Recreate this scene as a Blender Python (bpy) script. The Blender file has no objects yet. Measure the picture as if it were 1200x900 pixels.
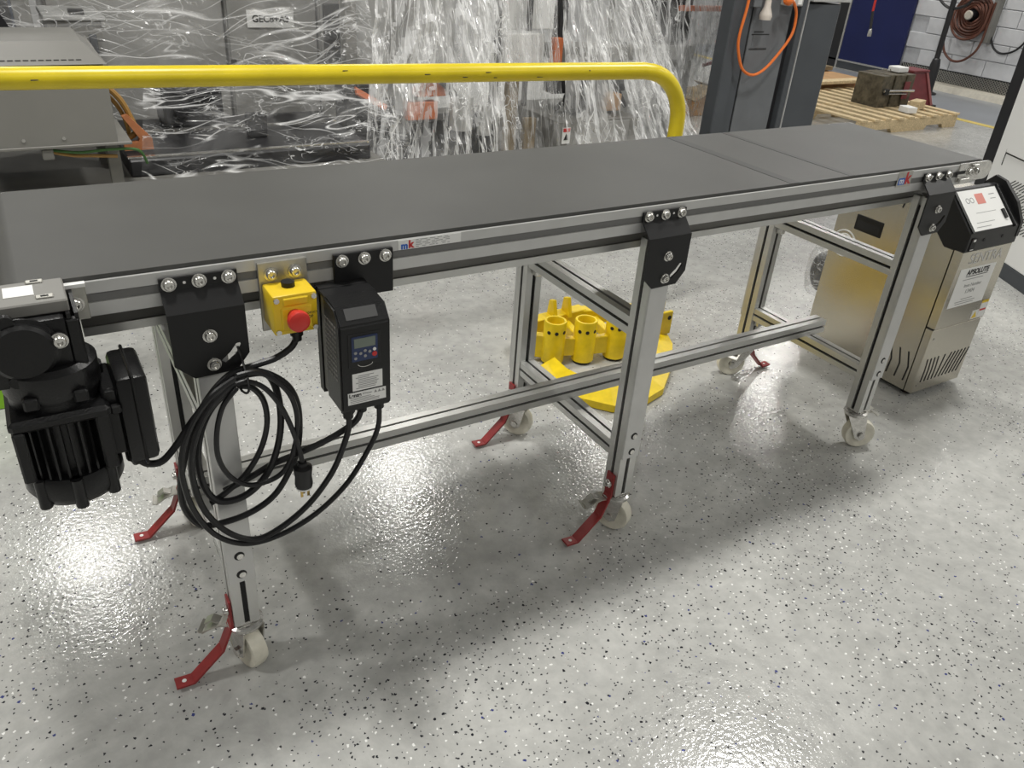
import bpy, bmesh, math, random
from mathutils import Vector, Matrix, noise
random.seed(7)
S = bpy.context.scene
COL = S.collection

# ------------------------------------------------------------------ camera
cam_d = bpy.data.cameras.new('camera')
cam = bpy.data.objects.new('camera', cam_d); COL.objects.link(cam)
_r = Vector((0.85728216, -0.51049455, 0.06680282))
_u = Vector((0.20803218, 0.46215910, 0.86205080))
_f = Vector((0.47094577, 0.72512363, -0.50240005))
_m = Matrix((( _r.x, _u.x, -_f.x, -0.5343), (_r.y, _u.y, -_f.y, -1.2443), (_r.z, _u.z, -_f.z, 1.3991), (0, 0, 0, 1)))
cam.matrix_world = _m
cam_d.sensor_width = 36.0
cam_d.lens = 941.6 * 36.0 / 1200.0
cam_d.clip_start = 0.02
S.camera = cam

# ------------------------------------------------------------------ world, exposure
w = bpy.data.worlds.new('world'); S.world = w; w.use_nodes = True
w.node_tree.nodes['Background'].inputs[0].default_value = (0.80, 0.82, 0.80, 1)
w.node_tree.nodes['Background'].inputs[1].default_value = 0.35
S.view_settings.view_transform = 'Standard'
S.view_settings.look = 'None'
S.view_settings.gamma = 1.0
S.view_settings.use_curve_mapping = False
S.view_settings.exposure = -0.13

LAMP_Z = 4.15
LAMP_POWER = 62.0
LAMP_SPOTS = [(-3.8, 5.4, 0.8), (-0.7, 5.4, 0.8), (2.4, 5.4, 0.8), (5.3, 5.4, 0.8), (8.0, 5.2, 0.8), (8.0, 3.3, 0.8),
              (-3.4, 0.75, 1.4), (-0.2, 0.75, 1.4), (3.0, 0.75, 1.4), (6.4, -1.1, 1.2),
              (-3.4, -3.8, 0.7), (-0.2, -3.8, 0.7), (3.0, -3.8, 0.7), (6.2, -3.8, 0.7)]

# ------------------------------------------------------------------ helpers
def new_mat(name, col, rough=0.5, metal=0.0, spec=0.5, noise_amt=0.0, noise_scale=30.0, bump=0.0, bump_scale=80.0, coat=0.0, stretch=None, emit=0.0):
    m = bpy.data.materials.new(name); m.use_nodes = True
    nt = m.node_tree; b = nt.nodes['Principled BSDF']
    b.inputs['Base Color'].default_value = (*col, 1)
    b.inputs['Roughness'].default_value = rough
    b.inputs['Metallic'].default_value = metal
    b.inputs['Specular IOR Level'].default_value = spec
    b.inputs['Coat Weight'].default_value = coat
    if emit:
        b.inputs['Emission Color'].default_value = (*col, 1); b.inputs['Emission Strength'].default_value = emit
    if noise_amt or bump:
        tc = nt.nodes.new('ShaderNodeTexCoord'); mp = nt.nodes.new('ShaderNodeMapping')
        if stretch: mp.inputs['Scale'].default_value = stretch
        nt.links.new(tc.outputs['Object'], mp.inputs['Vector'])
    if noise_amt:
        n = nt.nodes.new('ShaderNodeTexNoise'); n.inputs['Scale'].default_value = noise_scale; n.inputs['Detail'].default_value = 5
        nt.links.new(mp.outputs[0], n.inputs['Vector'])
        r = nt.nodes.new('ShaderNodeValToRGB')
        lo = [max(0, c * (1 - noise_amt)) for c in col]; hi = [min(1, c * (1 + noise_amt)) for c in col]
        r.color_ramp.elements[0].position = 0.3; r.color_ramp.elements[1].position = 0.7
        r.color_ramp.elements[0].color = (*lo, 1); r.color_ramp.elements[1].color = (*hi, 1)
        nt.links.new(n.outputs['Fac'], r.inputs[0]); nt.links.new(r.outputs[0], b.inputs['Base Color'])
    if bump:
        n = nt.nodes.new('ShaderNodeTexNoise'); n.inputs['Scale'].default_value = bump_scale; n.inputs['Detail'].default_value = 4
        nt.links.new(mp.outputs[0], n.inputs['Vector'])
        bn = nt.nodes.new('ShaderNodeBump'); bn.inputs['Strength'].default_value = bump; bn.inputs['Distance'].default_value = 0.01
        nt.links.new(n.outputs['Fac'], bn.inputs['Height']); nt.links.new(bn.outputs[0], b.inputs['Normal'])
    return m

def floor_material():
    m = bpy.data.materials.new('flake_epoxy'); m.use_nodes = True
    nt = m.node_tree; N = nt.nodes; L = nt.links; b = N['Principled BSDF']
    tc = N.new('ShaderNodeTexCoord')
    def nz(scale, detail=4, rough=0.55):
        n = N.new('ShaderNodeTexNoise'); n.inputs['Scale'].default_value = scale; n.inputs['Detail'].default_value = detail
        n.inputs['Roughness'].default_value = rough
        L.new(tc.outputs['Object'], n.inputs['Vector']); return n
    def ramp(src, p0, c0, p1, c1):
        r = N.new('ShaderNodeValToRGB'); e = r.color_ramp.elements
        e[0].position = p0; e[0].color = (*c0, 1); e[1].position = p1; e[1].color = (*c1, 1)
        L.new(src, r.inputs[0]); return r.outputs[0]
    def mix(fac, a, c):
        x = N.new('ShaderNodeMix'); x.data_type = 'RGBA'
        if isinstance(fac, float): x.inputs[0].default_value = fac
        else: L.new(fac, x.inputs[0])
        for k, v in ((6, a), (7, c)):
            if isinstance(v, tuple): x.inputs[k].default_value = (*v, 1)
            else: L.new(v, x.inputs[k])
        return x.outputs[2]
    def math_(op, a, c):
        x = N.new('ShaderNodeMath'); x.operation = op
        for k, v in enumerate((a, c)):
            if isinstance(v, (int, float)): x.inputs[k].default_value = v
            else: L.new(v, x.inputs[k])
        return x.outputs[0]
    base = ramp(nz(1.7, 6).outputs['Fac'], 0.3, (0.40, 0.40, 0.385), 0.7, (0.56, 0.56, 0.54))
    fine = ramp(nz(26, 5).outputs['Fac'], 0.25, (0.84, 0.84, 0.84), 0.75, (1.06, 1.06, 1.05))
    mm = N.new('ShaderNodeMix'); mm.data_type = 'RGBA'; mm.blend_type = 'MULTIPLY'; mm.inputs[0].default_value = 1.0
    L.new(base, mm.inputs[6]); L.new(fine, mm.inputs[7]); col = mm.outputs[2]
    sw = nz(7.0, 6, 0.62); sw.inputs['Distortion'].default_value = 2.2
    m3 = N.new('ShaderNodeMix'); m3.data_type = 'RGBA'; m3.blend_type = 'MULTIPLY'; m3.inputs[0].default_value = 1.0
    L.new(col, m3.inputs[6]); L.new(ramp(sw.outputs['Fac'], 0.32, (0.88, 0.88, 0.88), 0.66, (1.05, 1.05, 1.05)), m3.inputs[7]); col = m3.outputs[2]
    # brownish stains with a shape of their own
    st = ramp(nz(3.1, 7, 0.65).outputs['Fac'], 0.62, (0, 0, 0), 0.74, (1, 1, 1))
    col = mix(math_('MULTIPLY', st, 0.22), col, (0.33, 0.31, 0.26))
    # flakes: three layers of irregular chips
    dn = nz(210, 2); add = N.new('ShaderNodeMixRGB'); add.blend_type = 'LINEAR_LIGHT'; add.inputs[0].default_value = 0.004
    L.new(tc.outputs['Object'], add.inputs[1]); L.new(dn.outputs['Color'], add.inputs[2])
    dens = ramp(nz(1.25, 4).outputs['Fac'], 0.40, (0.16, 0.16, 0.16), 0.62, (1, 1, 1))
    def layer(col, scale, size, keep, chip, off):
        mp = N.new('ShaderNodeMapping'); mp.inputs['Location'].default_value = off
        L.new(add.outputs[0], mp.inputs['Vector'])
        v = N.new('ShaderNodeTexVoronoi'); v.voronoi_dimensions = '2D'; v.inputs['Scale'].default_value = scale
        L.new(mp.outputs[0], v.inputs['Vector'])
        sep = N.new('ShaderNodeSeparateColor'); L.new(v.outputs['Color'], sep.inputs[0])
        lim = math_('ADD', math_('MULTIPLY', sep.outputs[1], size), size * 0.35)
        near = math_('LESS_THAN', v.outputs['Distance'], lim)
        on = math_('LESS_THAN', sep.outputs[0], math_('MULTIPLY', dens, keep))
        return mix(math_('MULTIPLY', near, on), col, chip)
    col = layer(col, 44, 0.105, 0.50, (0.02, 0.02, 0.025), (0.3, 0.1, 0))
    col = layer(col, 80, 0.15, 0.42, (0.05, 0.05, 0.055), (1.7, 0.4, 0))
    col = layer(col, 52, 0.115, 0.36, (0.86, 0.86, 0.84), (0.9, 2.3, 0))
    col = layer(col, 38, 0.10, 0.10, (0.05, 0.06, 0.20), (5.2, 1.1, 0))
    L.new(col, b.inputs['Base Color'])
    rg = ramp(nz(5, 5).outputs['Fac'], 0.3, (0.05, 0.05, 0.05), 0.7, (0.17, 0.17, 0.17))
    L.new(rg, b.inputs['Roughness'])
    b.inputs['Specular IOR Level'].default_value = 0.40
    n2 = nz(95, 2); bn = N.new('ShaderNodeBump'); bn.inputs['Strength'].default_value = 0.20; bn.inputs['Distance'].default_value = 0.004
    L.new(n2.outputs['Fac'], bn.inputs['Height']); L.new(bn.outputs[0], b.inputs['Normal'])
    return m

def film_material(name, op, haze, streak, fres, su, sv):
    """clear stretch film: mostly see-through, whitish where the film is creased, bunched and doubled"""
    m = bpy.data.materials.new(name); m.use_nodes = True
    nt = m.node_tree; N = nt.nodes; L = nt.links; b = N['Principled BSDF']; out = N['Material Output']
    b.inputs['Base Color'].default_value = (0.92, 0.92, 0.92, 1); b.inputs['Roughness'].default_value = 0.13
    b.inputs['Specular IOR Level'].default_value = 1.0
    uv = N.new('ShaderNodeUVMap')
    def M2(op_, x, y):
        k = N.new('ShaderNodeMath'); k.operation = op_
        for i, v in enumerate((x, y)):
            if isinstance(v, (int, float)): k.inputs[i].default_value = v
            else: L.new(v, k.inputs[i])
        return k.outputs[0]
    def nz(sx, sy, off, rot=0.0, dist=0.6, det=3):
        mp = N.new('ShaderNodeMapping'); mp.vector_type = 'POINT'
        mp.inputs['Rotation'].default_value = (0, 0, rot); mp.inputs['Location'].default_value = (off, off * .7, 0)
        m2 = N.new('ShaderNodeMapping'); m2.inputs['Scale'].default_value = (sx, sy, 1)
        L.new(uv.outputs[0], mp.inputs['Vector']); L.new(mp.outputs[0], m2.inputs['Vector'])
        n = N.new('ShaderNodeTexNoise'); n.inputs['Scale'].default_value = 1; n.inputs['Detail'].default_value = det; n.inputs['Distortion'].default_value = dist
        L.new(m2.outputs[0], n.inputs['Vector']); return n.outputs['Fac']
    def rng(src, a, c, lo=0.0, hi=1.0):
        d = N.new('ShaderNodeMapRange'); d.inputs[1].default_value = a; d.inputs[2].default_value = c; d.inputs[3].default_value = lo; d.inputs[4].default_value = hi
        L.new(src, d.inputs[0]); return d.outputs[0]
    def ridge(sx, sy, off, rot, wd):
        return rng(M2('ABSOLUTE', M2('SUBTRACT', nz(sx, sy, off, rot, 0.25, 1.2), 0.5), 0), 0.0, wd, 1.0, 0.0)
    r1 = M2('MULTIPLY', ridge(su, sv, 1.3, 0.0, 0.030), rng(nz(su * .16, sv * .9, 2.2), 0.47, 0.60))
    r2 = M2('MULTIPLY', ridge(su * .8, sv * 1.2, 4.1, 0.45, 0.022), rng(nz(4, 4, 6.2), 0.48, 0.62))
    r3 = M2('MULTIPLY', ridge(su * .8, sv * 1.2, 7.7, -0.55, 0.022), rng(nz(4, 4, 9.2), 0.48, 0.62))
    r4 = M2('MULTIPLY', ridge(22, 22, 3.3, 0.2, 0.02), rng(nz(5, 5, 12.2), 0.50, 0.62))
    mx = M2('MAXIMUM', M2('MAXIMUM', r1, r2), M2('MAXIMUM', r3, r4))
    hz = M2('MULTIPLY', rng(nz(4.5, 3.5, 15.1, 0.3, 1.2, 5), 0.42, 0.70), haze)
    lw = N.new('ShaderNodeLayerWeight'); lw.inputs['Blend'].default_value = 0.35
    tot = M2('ADD', M2('ADD', M2('MULTIPLY', mx, streak), hz), M2('ADD', M2('MULTIPLY', lw.outputs['Fresnel'], fres), op))
    cl = N.new('ShaderNodeClamp'); cl.inputs[2].default_value = 0.95; L.new(tot, cl.inputs[0])
    tr = N.new('ShaderNodeBsdfTransparent'); ms = N.new('ShaderNodeMixShader')
    L.new(cl.outputs[0], ms.inputs[0]); L.new(tr.outputs[0], ms.inputs[1]); L.new(b.outputs[0], ms.inputs[2])
    bn = N.new('ShaderNodeBump'); bn.inputs['Strength'].default_value = 0.5; bn.inputs['Distance'].default_value = 0.01
    L.new(mx, bn.inputs['Height']); L.new(bn.outputs[0], b.inputs['Normal'])
    L.new(ms.outputs[0], out.inputs['Surface'])
    return m

M = {}
M['floor'] = floor_material()
M['alu'] = new_mat('anodised_aluminium', (0.60, 0.60, 0.58), 0.36, 0.75, noise_amt=0.05, noise_scale=14)
M['plate'] = new_mat('aluminium_plate', (0.60, 0.60, 0.59), 0.45, 0.55, noise_amt=0.04, noise_scale=20)
M['belt'] = new_mat('belt_rubber', (0.066, 0.066, 0.062), 0.50, 0, 0.45, noise_amt=0.10, noise_scale=5, bump=0.05, bump_scale=900)
M['splice'] = new_mat('belt_splice', (0.040, 0.040, 0.038), 0.5)
M['insert'] = new_mat('slot_insert', (0.16, 0.16, 0.155), 0.5)
M['topl'] = new_mat('dark_label', (0.07, 0.07, 0.07), 0.5)
M['black'] = new_mat('black_powder_coat', (0.0085, 0.0085, 0.009), 0.40, 0, 0.4, bump=0.04, bump_scale=700)
M['blackp'] = new_mat('black_paint_casting', (0.0065, 0.0065, 0.007), 0.34, 0, 0.4, bump=0.08, bump_scale=300)
M['rubber'] = new_mat('cable_rubber', (0.011, 0.011, 0.012), 0.40, 0, 0.45)
M['zinc'] = new_mat('zinc_plated', (0.66, 0.65, 0.62), 0.25, 0.9, noise_amt=0.15, noise_scale=90)
M['galv'] = new_mat('galvanised', (0.50, 0.49, 0.45), 0.36, 0.8, noise_amt=0.15, noise_scale=40)
M['dark'] = new_mat('dark_recess', (0.015, 0.015, 0.015), 0.7)
M['nylon'] = new_mat('ivory_nylon', (0.72, 0.69, 0.58), 0.38, 0, 0.5, noise_amt=0.10, noise_scale=40)
M['red'] = new_mat('red_paint', (0.27, 0.022, 0.022), 0.42, noise_amt=0.15, noise_scale=35)
M['redbtn'] = new_mat('red_plastic', (0.60, 0.035, 0.025), 0.35)
M['yellowp'] = new_mat('yellow_plastic', (0.80, 0.56, 0.02), 0.38)
M['yellow'] = new_mat('yellow_paint', (0.70, 0.55, 0.014), 0.33, noise_amt=0.08, noise_scale=9, bump=0.03, bump_scale=60)
M['cast'] = new_mat('yellow_enamel', (0.80, 0.58, 0.01), 0.36, noise_amt=0.12, noise_scale=25, bump=0.1, bump_scale=50)
M['white'] = new_mat('white_paint', (0.84, 0.84, 0.82), 0.4)
M['paper'] = new_mat('white_paper', (0.80, 0.80, 0.78), 0.7)
M['ink'] = new_mat('black_ink', (0.015, 0.015, 0.015), 0.6)
M['inkg'] = new_mat('grey_ink', (0.30, 0.30, 0.30), 0.6)
M['blue'] = new_mat('logo_blue', (0.03, 0.13, 0.50), 0.5)
M['redi'] = new_mat('logo_red', (0.55, 0.03, 0.03), 0.5)
M['lcd'] = new_mat('lcd_glass', (0.16, 0.19, 0.16), 0.2)
M['keypad'] = new_mat('blue_keypad', (0.02, 0.035, 0.10), 0.35)
M['inox'] = new_mat('brushed_stainless', (0.56, 0.53, 0.46), 0.27, 1.0, noise_amt=0.06, noise_scale=60, stretch=(1, 1, 14), bump=0.02, bump_scale=200)
M['column'] = new_mat('slate_paint', (0.060, 0.066, 0.074), 0.5, noise_amt=0.08, noise_scale=5)
M['colpanel'] = new_mat('grey_panel_paint', (0.13, 0.137, 0.145), 0.5, noise_amt=0.10, noise_scale=8)
M['orange'] = new_mat('orange_cord', (0.75, 0.17, 0.025), 0.45)
M['orangep'] = new_mat('orange_paint', (0.62, 0.17, 0.06), 0.45, noise_amt=0.1)
M['copper'] = new_mat('copper_orange', (0.50, 0.19, 0.08), 0.45, noise_amt=0.15)
M['wood'] = new_mat('pale_pallet_wood', (0.60, 0.47, 0.28), 0.75, noise_amt=0.22, noise_scale=18, stretch=(4, 1, 4))
M['woodd'] = new_mat('old_wood', (0.20, 0.15, 0.085), 0.8, noise_amt=0.35, noise_scale=14)
M['card'] = new_mat('cardboard', (0.42, 0.25, 0.12), 0.8, noise_amt=0.1, noise_scale=8)
M['mold'] = new_mat('greasy_steel', (0.11, 0.095, 0.065), 0.45, 0.3, noise_amt=0.5, noise_scale=22)
M['maroon'] = new_mat('maroon_paint', (0.17, 0.03, 0.035), 0.45, noise_amt=0.2, noise_scale=12)
M['block'] = new_mat('painted_block', (0.62, 0.63, 0.65), 0.6, noise_amt=0.05, noise_scale=12, bump=0.15, bump_scale=60)
M['mortar'] = new_mat('painted_mortar', (0.50, 0.51, 0.53), 0.75, noise_amt=0.06, bump=0.1)
M['navy'] = new_mat('navy_curtain', (0.006, 0.012, 0.085), 0.5, noise_amt=0.1, noise_scale=3)
M['kerb'] = new_mat('beige_kerb', (0.52, 0.49, 0.42), 0.6, noise_amt=0.1)
M['bluefloor'] = new_mat('blue_grey_floor_paint', (0.25, 0.265, 0.29), 0.3, noise_amt=0.06, noise_scale=3)
M['yline'] = new_mat('yellow_floor_line', (0.62, 0.48, 0.12), 0.45, noise_amt=0.1)
M['hose'] = new_mat('brown_hose', (0.115, 0.042, 0.026), 0.45)
M['cab'] = new_mat('cabinet_grey', (0.30, 0.295, 0.28), 0.5, noise_amt=0.04, noise_scale=4)
M['cablt'] = new_mat('hood_grey', (0.215, 0.21, 0.195), 0.45, noise_amt=0.04, noise_scale=5)
M['machdk'] = new_mat('machine_black', (0.02, 0.02, 0.022), 0.4)
M['machgr'] = new_mat('machine_grey', (0.20, 0.195, 0.18), 0.5, noise_amt=0.15, noise_scale=6)
M['machlt'] = new_mat('machine_light_grey', (0.42, 0.42, 0.41), 0.45, noise_amt=0.1)
M['lime'] = new_mat('lime_paint', (0.26, 0.56, 0.02), 0.4)
M['wire_y'] = new_mat('yellow_wire', (0.36, 0.20, 0.05), 0.5)
M['wire_g'] = new_mat('green_wire', (0.05, 0.15, 0.03), 0.5)
M['wall'] = new_mat('wall_paint', (0.42, 0.42, 0.42), 0.7, noise_amt=0.04)
M['ceil'] = new_mat('ceiling_paint', (0.28, 0.28, 0.28), 0.8, noise_amt=0.04)
M['film'] = film_material('clear_film', 0.01, 0.30, 0.90, 0.30, 20, 2.0)
M['film4'] = film_material('clear_film_sheet', 0.0, 0.08, 0.70, 0.05, 2.5, 7.0)
M['film2'] = film_material('clear_film_dense', 0.02, 0.42, 0.95, 0.38, 24, 2.0)
M['film3'] = film_material('clear_film_taut', 0.02, 0.10, 0.62, 0.12, 2.4, 20.0)
M['clear'] = film_material('clear_bag', 0.08, 0.2, 0.6, 0.3, 8, 8)

def wmat(o):
    m = Matrix.LocRotScale(o.location, o.rotation_euler, None)
    return (wmat(o.parent) @ m) if o.parent else m

def thing(name, label, cat, loc=(0, 0, 0), rz=0.0, group=None):
    o = bpy.data.objects.new(name, None); COL.objects.link(o)
    o.location = loc; o.rotation_euler = (0, 0, rz); o.empty_display_size = 0.05
    o['label'] = label; o['category'] = cat
    if group: o['group'] = group
    return o

def tag(o, label=None, cat=None, group=None, kind=None):
    for k, v in (('label', label), ('category', cat), ('group', group), ('kind', kind)):
        if v: o[k] = v
    return o

def obj(name, bm, mat, parent=None, smooth=False, local=False, loc=None):
    """bm holds world coordinates (or the parent's frame when local); loc sets the origin of a top-level mesh"""
    if parent is not None and not local:
        bmesh.ops.transform(bm, matrix=wmat(parent).inverted(), verts=bm.verts)
    if loc is not None: bmesh.ops.translate(bm, vec=-Vector(loc), verts=bm.verts)
    bmesh.ops.recalc_face_normals(bm, faces=bm.faces)
    me = bpy.data.meshes.new(name); bm.to_mesh(me); bm.free()
    if smooth:
        me.polygons.foreach_set('use_smooth', [True] * len(me.polygons))
        try: me.set_sharp_from_angle(angle=math.radians(38))
        except Exception: pass
    mats = mat if isinstance(mat, (list, tuple)) else [mat]
    for k in mats: me.materials.append(M[k] if isinstance(k, str) else k)
    o = bpy.data.objects.new(name, me); COL.objects.link(o)
    if parent is not None: o.parent = parent
    if loc is not None: o.location = loc
    return o

def inst(name, mesh, parent, mw):
    """copy of a shared mesh at world matrix mw under parent"""
    o = bpy.data.objects.new(name, mesh); COL.objects.link(o)
    if parent is not None:
        o.parent = parent; mw = wmat(parent).inverted() @ mw
    o.location = mw.to_translation(); o.rotation_euler = mw.to_euler()
    return o

def pieces(name, bm, mat, parent, smooth=False, local=False):
    """one object for each separate piece of bm"""
    bm.verts.ensure_lookup_table(); bm.verts.index_update(); comp = {}; k = 0
    for v in bm.verts:
        if v in comp: continue
        st = [v]; comp[v] = k
        while st:
            for e in st.pop().link_edges:
                for w_ in e.verts:
                    if w_ not in comp: comp[w_] = k; st.append(w_)
        k += 1
    out = []
    for i in range(k):
        nb_ = bmesh.new(); mp = {v: nb_.verts.new(v.co) for v in bm.verts if comp[v] == i}
        for f in bm.faces:
            if comp[f.verts[0]] == i: nb_.faces.new([mp[v] for v in f.verts])
        out.append(obj(name, nb_, mat, parent, smooth, local))
    bm.free(); return out

def mesh_only(name, bm, mat, smooth=False):
    o = obj(name, bm, mat, None, smooth); me = o.data; bpy.data.objects.remove(o); return me

NB = bmesh.new
def box(bm, x0, x1, y0, y1, z0, z1, bev=0.0, mat=None, seg=1):
    r = bmesh.ops.create_cube(bm, size=1.0)
    vs = r['verts']
    mt = Matrix.Translation(((x0 + x1) / 2, (y0 + y1) / 2, (z0 + z1) / 2)) @ Matrix.Diagonal((abs(x1 - x0), abs(y1 - y0), abs(z1 - z0), 1))
    bmesh.ops.transform(bm, matrix=mt, verts=vs)
    if bev:
        es = list({e for v in vs for e in v.link_edges})
        rb = bmesh.ops.bevel(bm, geom=es, offset=bev, segments=seg, affect='EDGES', profile=0.5)
        vs = list({v for f in rb['faces'] for v in f.verts} | {v for v in vs if v.is_valid})
    if mat is not None: bmesh.ops.transform(bm, matrix=mat, verts=vs)
    return vs

def cyl(bm, p0, p1, r0, r1=None, seg=20, caps=True):
    p0 = Vector(p0); p1 = Vector(p1); r1 = r0 if r1 is None else r1
    d = (p1 - p0); q = d.to_track_quat('Z', 'Y').to_matrix()
    a = [bm.verts.new(p0 + q @ Vector((r0 * math.cos(2 * math.pi * i / seg), r0 * math.sin(2 * math.pi * i / seg), 0))) for i in range(seg)]
    b = [bm.verts.new(p1 + q @ Vector((r1 * math.cos(2 * math.pi * i / seg), r1 * math.sin(2 * math.pi * i / seg), 0))) for i in range(seg)]
    for i in range(seg): bm.faces.new((a[i], a[(i + 1) % seg], b[(i + 1) % seg], b[i]))
    if caps: bm.faces.new(a[::-1]); bm.faces.new(b)
    return a + b

def lathe(bm, prof, p0, axis, seg=24):
    """prof: list of (radius, height) along axis from p0"""
    q = Vector(axis).to_track_quat('Z', 'Y').to_matrix(); p0 = Vector(p0); rings = []
    for r, h in prof:
        if r < 1e-6: rings.append([bm.verts.new(p0 + q @ Vector((0, 0, h)))])
        else: rings.append([bm.verts.new(p0 + q @ Vector((r * math.cos(2 * math.pi * i / seg), r * math.sin(2 * math.pi * i / seg), h))) for i in range(seg)])
    for A, B in zip(rings, rings[1:]):
        for i in range(seg):
            j = (i + 1) % seg
            if len(A) == 1 and len(B) == 1: continue
            if len(A) == 1: bm.faces.new((A[0], B[j], B[i]))
            elif len(B) == 1: bm.faces.new((A[i], A[j], B[0]))
            else: bm.faces.new((A[i], A[j], B[j], B[i]))

def spline(pts, n=6, closed=False):
    P = [Vector(p) for p in pts]; out = []; N = len(P)
    def g(i): return P[i % N] if closed else P[max(0, min(N - 1, i))]
    for i in range(N if closed else N - 1):
        a, b, c, d = g(i - 1), g(i), g(i + 1), g(i + 2)
        for k in range(n):
            t = k / n
            out.append(0.5 * ((2 * b) + (c - a) * t + (2 * a - 5 * b + 4 * c - d) * t * t + (3 * b - a - 3 * c + d) * t ** 3))
    if not closed: out.append(P[-1])
    return out

def tube(bm, pts, r, seg=8, closed=False):
    P = [Vector(p) for p in pts]; N = len(P); rings = []; up = None
    for i in range(N):
        t = (P[(i + 1) % N] - P[i - 1]) if (closed or 0 < i < N - 1) else (P[1] - P[0] if i == 0 else P[-1] - P[-2])
        t.normalize()
        if up is None:
            up = Vector((0, 0, 1)) if abs(t.z) < 0.9 else Vector((1, 0, 0))
        up = (up - t * up.dot(t)); up.normalize(); s = t.cross(up)
        rr = r[i] if isinstance(r, (list, tuple)) else r
        rings.append([bm.verts.new(P[i] + up * (rr * math.cos(2 * math.pi * k / seg)) + s * (rr * math.sin(2 * math.pi * k / seg))) for k in range(seg)])
    for i in range(N if closed else N - 1):
        A = rings[i]; B = rings[(i + 1) % N]
        for k in range(seg): bm.faces.new((A[k], A[(k + 1) % seg], B[(k + 1) % seg], B[k]))
    if not closed: bm.faces.new(rings[0][::-1]); bm.faces.new(rings[-1])

def prism(bm, poly, axis, a, b):
    mp = {'z': lambda u, v, h: (u, v, h), 'x': lambda u, v, h: (h, u, v), 'y': lambda u, v, h: (u, h, v)}[axis]
    A = [bm.verts.new(mp(u, v, a)) for u, v in poly]; B = [bm.verts.new(mp(u, v, b)) for u, v in poly]
    n = len(poly)
    for i in range(n): bm.faces.new((A[i], A[(i + 1) % n], B[(i + 1) % n], B[i]))
    bm.faces.new(A[::-1]); bm.faces.new(B)

def holed(bm, outer, holes, fn):
    """flat plate with holes: outer / holes 2-D loops, fn(u, v, side) -> point for side 0 and 1"""
    tmp = NB(); loops = []
    for lp in [outer] + holes:
        vs = [tmp.verts.new((u, v, 0)) for u, v in lp]
        for i in range(len(vs)): tmp.edges.new((vs[i], vs[(i + 1) % len(vs)]))
        loops.append(vs)
    bmesh.ops.triangle_fill(tmp, use_beauty=True, use_dissolve=False, edges=tmp.edges[:])
    tmp.verts.index_update()
    A = [bm.verts.new(fn(v.co.x, v.co.y, 0)) for v in tmp.verts]; B = [bm.verts.new(fn(v.co.x, v.co.y, 1)) for v in tmp.verts]
    for f in tmp.faces:
        ix = [v.index for v in f.verts]
        bm.faces.new([A[i] for i in ix]); bm.faces.new([B[i] for i in ix[::-1]])
    for vs in loops:
        n = len(vs)
        for i in range(n):
            p, q = vs[i].index, vs[(i + 1) % n].index
            bm.faces.new((A[p], A[q], B[q], B[p]))
    tmp.free()

def ribbon(bm, pts, width_vec, th):
    """bent flat bar: centre line pts, full width vector, thickness"""
    P = [Vector(p) for p in pts]; wv = Vector(width_vec) / 2; rings = []
    for i, p in enumerate(P):
        t = (P[min(i + 1, len(P) - 1)] - P[max(i - 1, 0)]).normalized(); n = t.cross(wv.normalized()).normalized() * th / 2
        rings.append([bm.verts.new(p + wv + n), bm.verts.new(p - wv + n), bm.verts.new(p - wv - n), bm.verts.new(p + wv - n)])
    for A, B in zip(rings, rings[1:]):
        for k in range(4): bm.faces.new((A[k], A[(k + 1) % 4], B[(k + 1) % 4], B[k]))
    bm.faces.new(rings[0][::-1]); bm.faces.new(rings[-1])

def slot_profile(u0, u1, v0, v1, slot=0.009, depth=0.010):
    uc, vc = (u0 + u1) / 2, (v0 + v1) / 2; s = slot / 2; d = depth
    return [(u0, v0), (uc - s, v0), (uc - s, v0 + d), (uc + s, v0 + d), (uc + s, v0), (u1, v0),
            (u1, vc - s), (u1 - d, vc - s), (u1 - d, vc + s), (u1, vc + s), (u1, v1),
            (uc + s, v1), (uc + s, v1 - d), (uc - s, v1 - d), (uc - s, v1), (u0, v1),
            (u0, vc + s), (u0 + d, vc + s), (u0 + d, vc - s), (u0, vc - s)]

def inserts(parent, axis, u0, u1, v0, v1, a, b_, slot, sides='uUvV', d=0.007):
    """dark strips lying in the slots of an extruded profile"""
    uc, vc = (u0 + u1) / 2, (v0 + v1) / 2; s = slot / 2
    for k in sides:
        r = {'u': (u0 + d, u0 + d + 0.002, vc - s, vc + s), 'U': (u1 - d - 0.002, u1 - d, vc - s, vc + s), 'v': (uc - s, uc + s, v0 + d, v0 + d + 0.002), 'V': (uc - s, uc + s, v1 - d - 0.002, v1 - d)}[k]
        bm = NB()
        if axis == 'z': box(bm, r[0], r[1], r[2], r[3], a, b_)
        elif axis == 'x': box(bm, a, b_, r[0], r[1], r[2], r[3])
        else: box(bm, r[0], r[1], a, b_, r[2], r[3])
        obj('slot_insert', bm, 'dark', parent)

def text(name, s, size, mat, parent, mw, align='CENTER', bold=0.0):
    """flat lettering at world matrix mw (x = reading direction, z = facing)"""
    c = bpy.data.curves.new(name, 'FONT'); c.body = s; c.size = size; c.align_x = align; c.align_y = 'CENTER'; c.extrude = 0.0002; c.offset = bold
    t = bpy.data.objects.new('tmp_text', c); me = bpy.data.meshes.new_from_object(t); me.name = name
    bpy.data.objects.remove(t); bpy.data.curves.remove(c)
    me.materials.clear(); me.materials.append(M[mat]); o = bpy.data.objects.new(name, me); COL.objects.link(o)
    if parent is not None: o.parent = parent; mw = wmat(parent).inverted() @ mw
    o.location = mw.to_translation(); o.rotation_euler = mw.to_euler()
    return o

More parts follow.
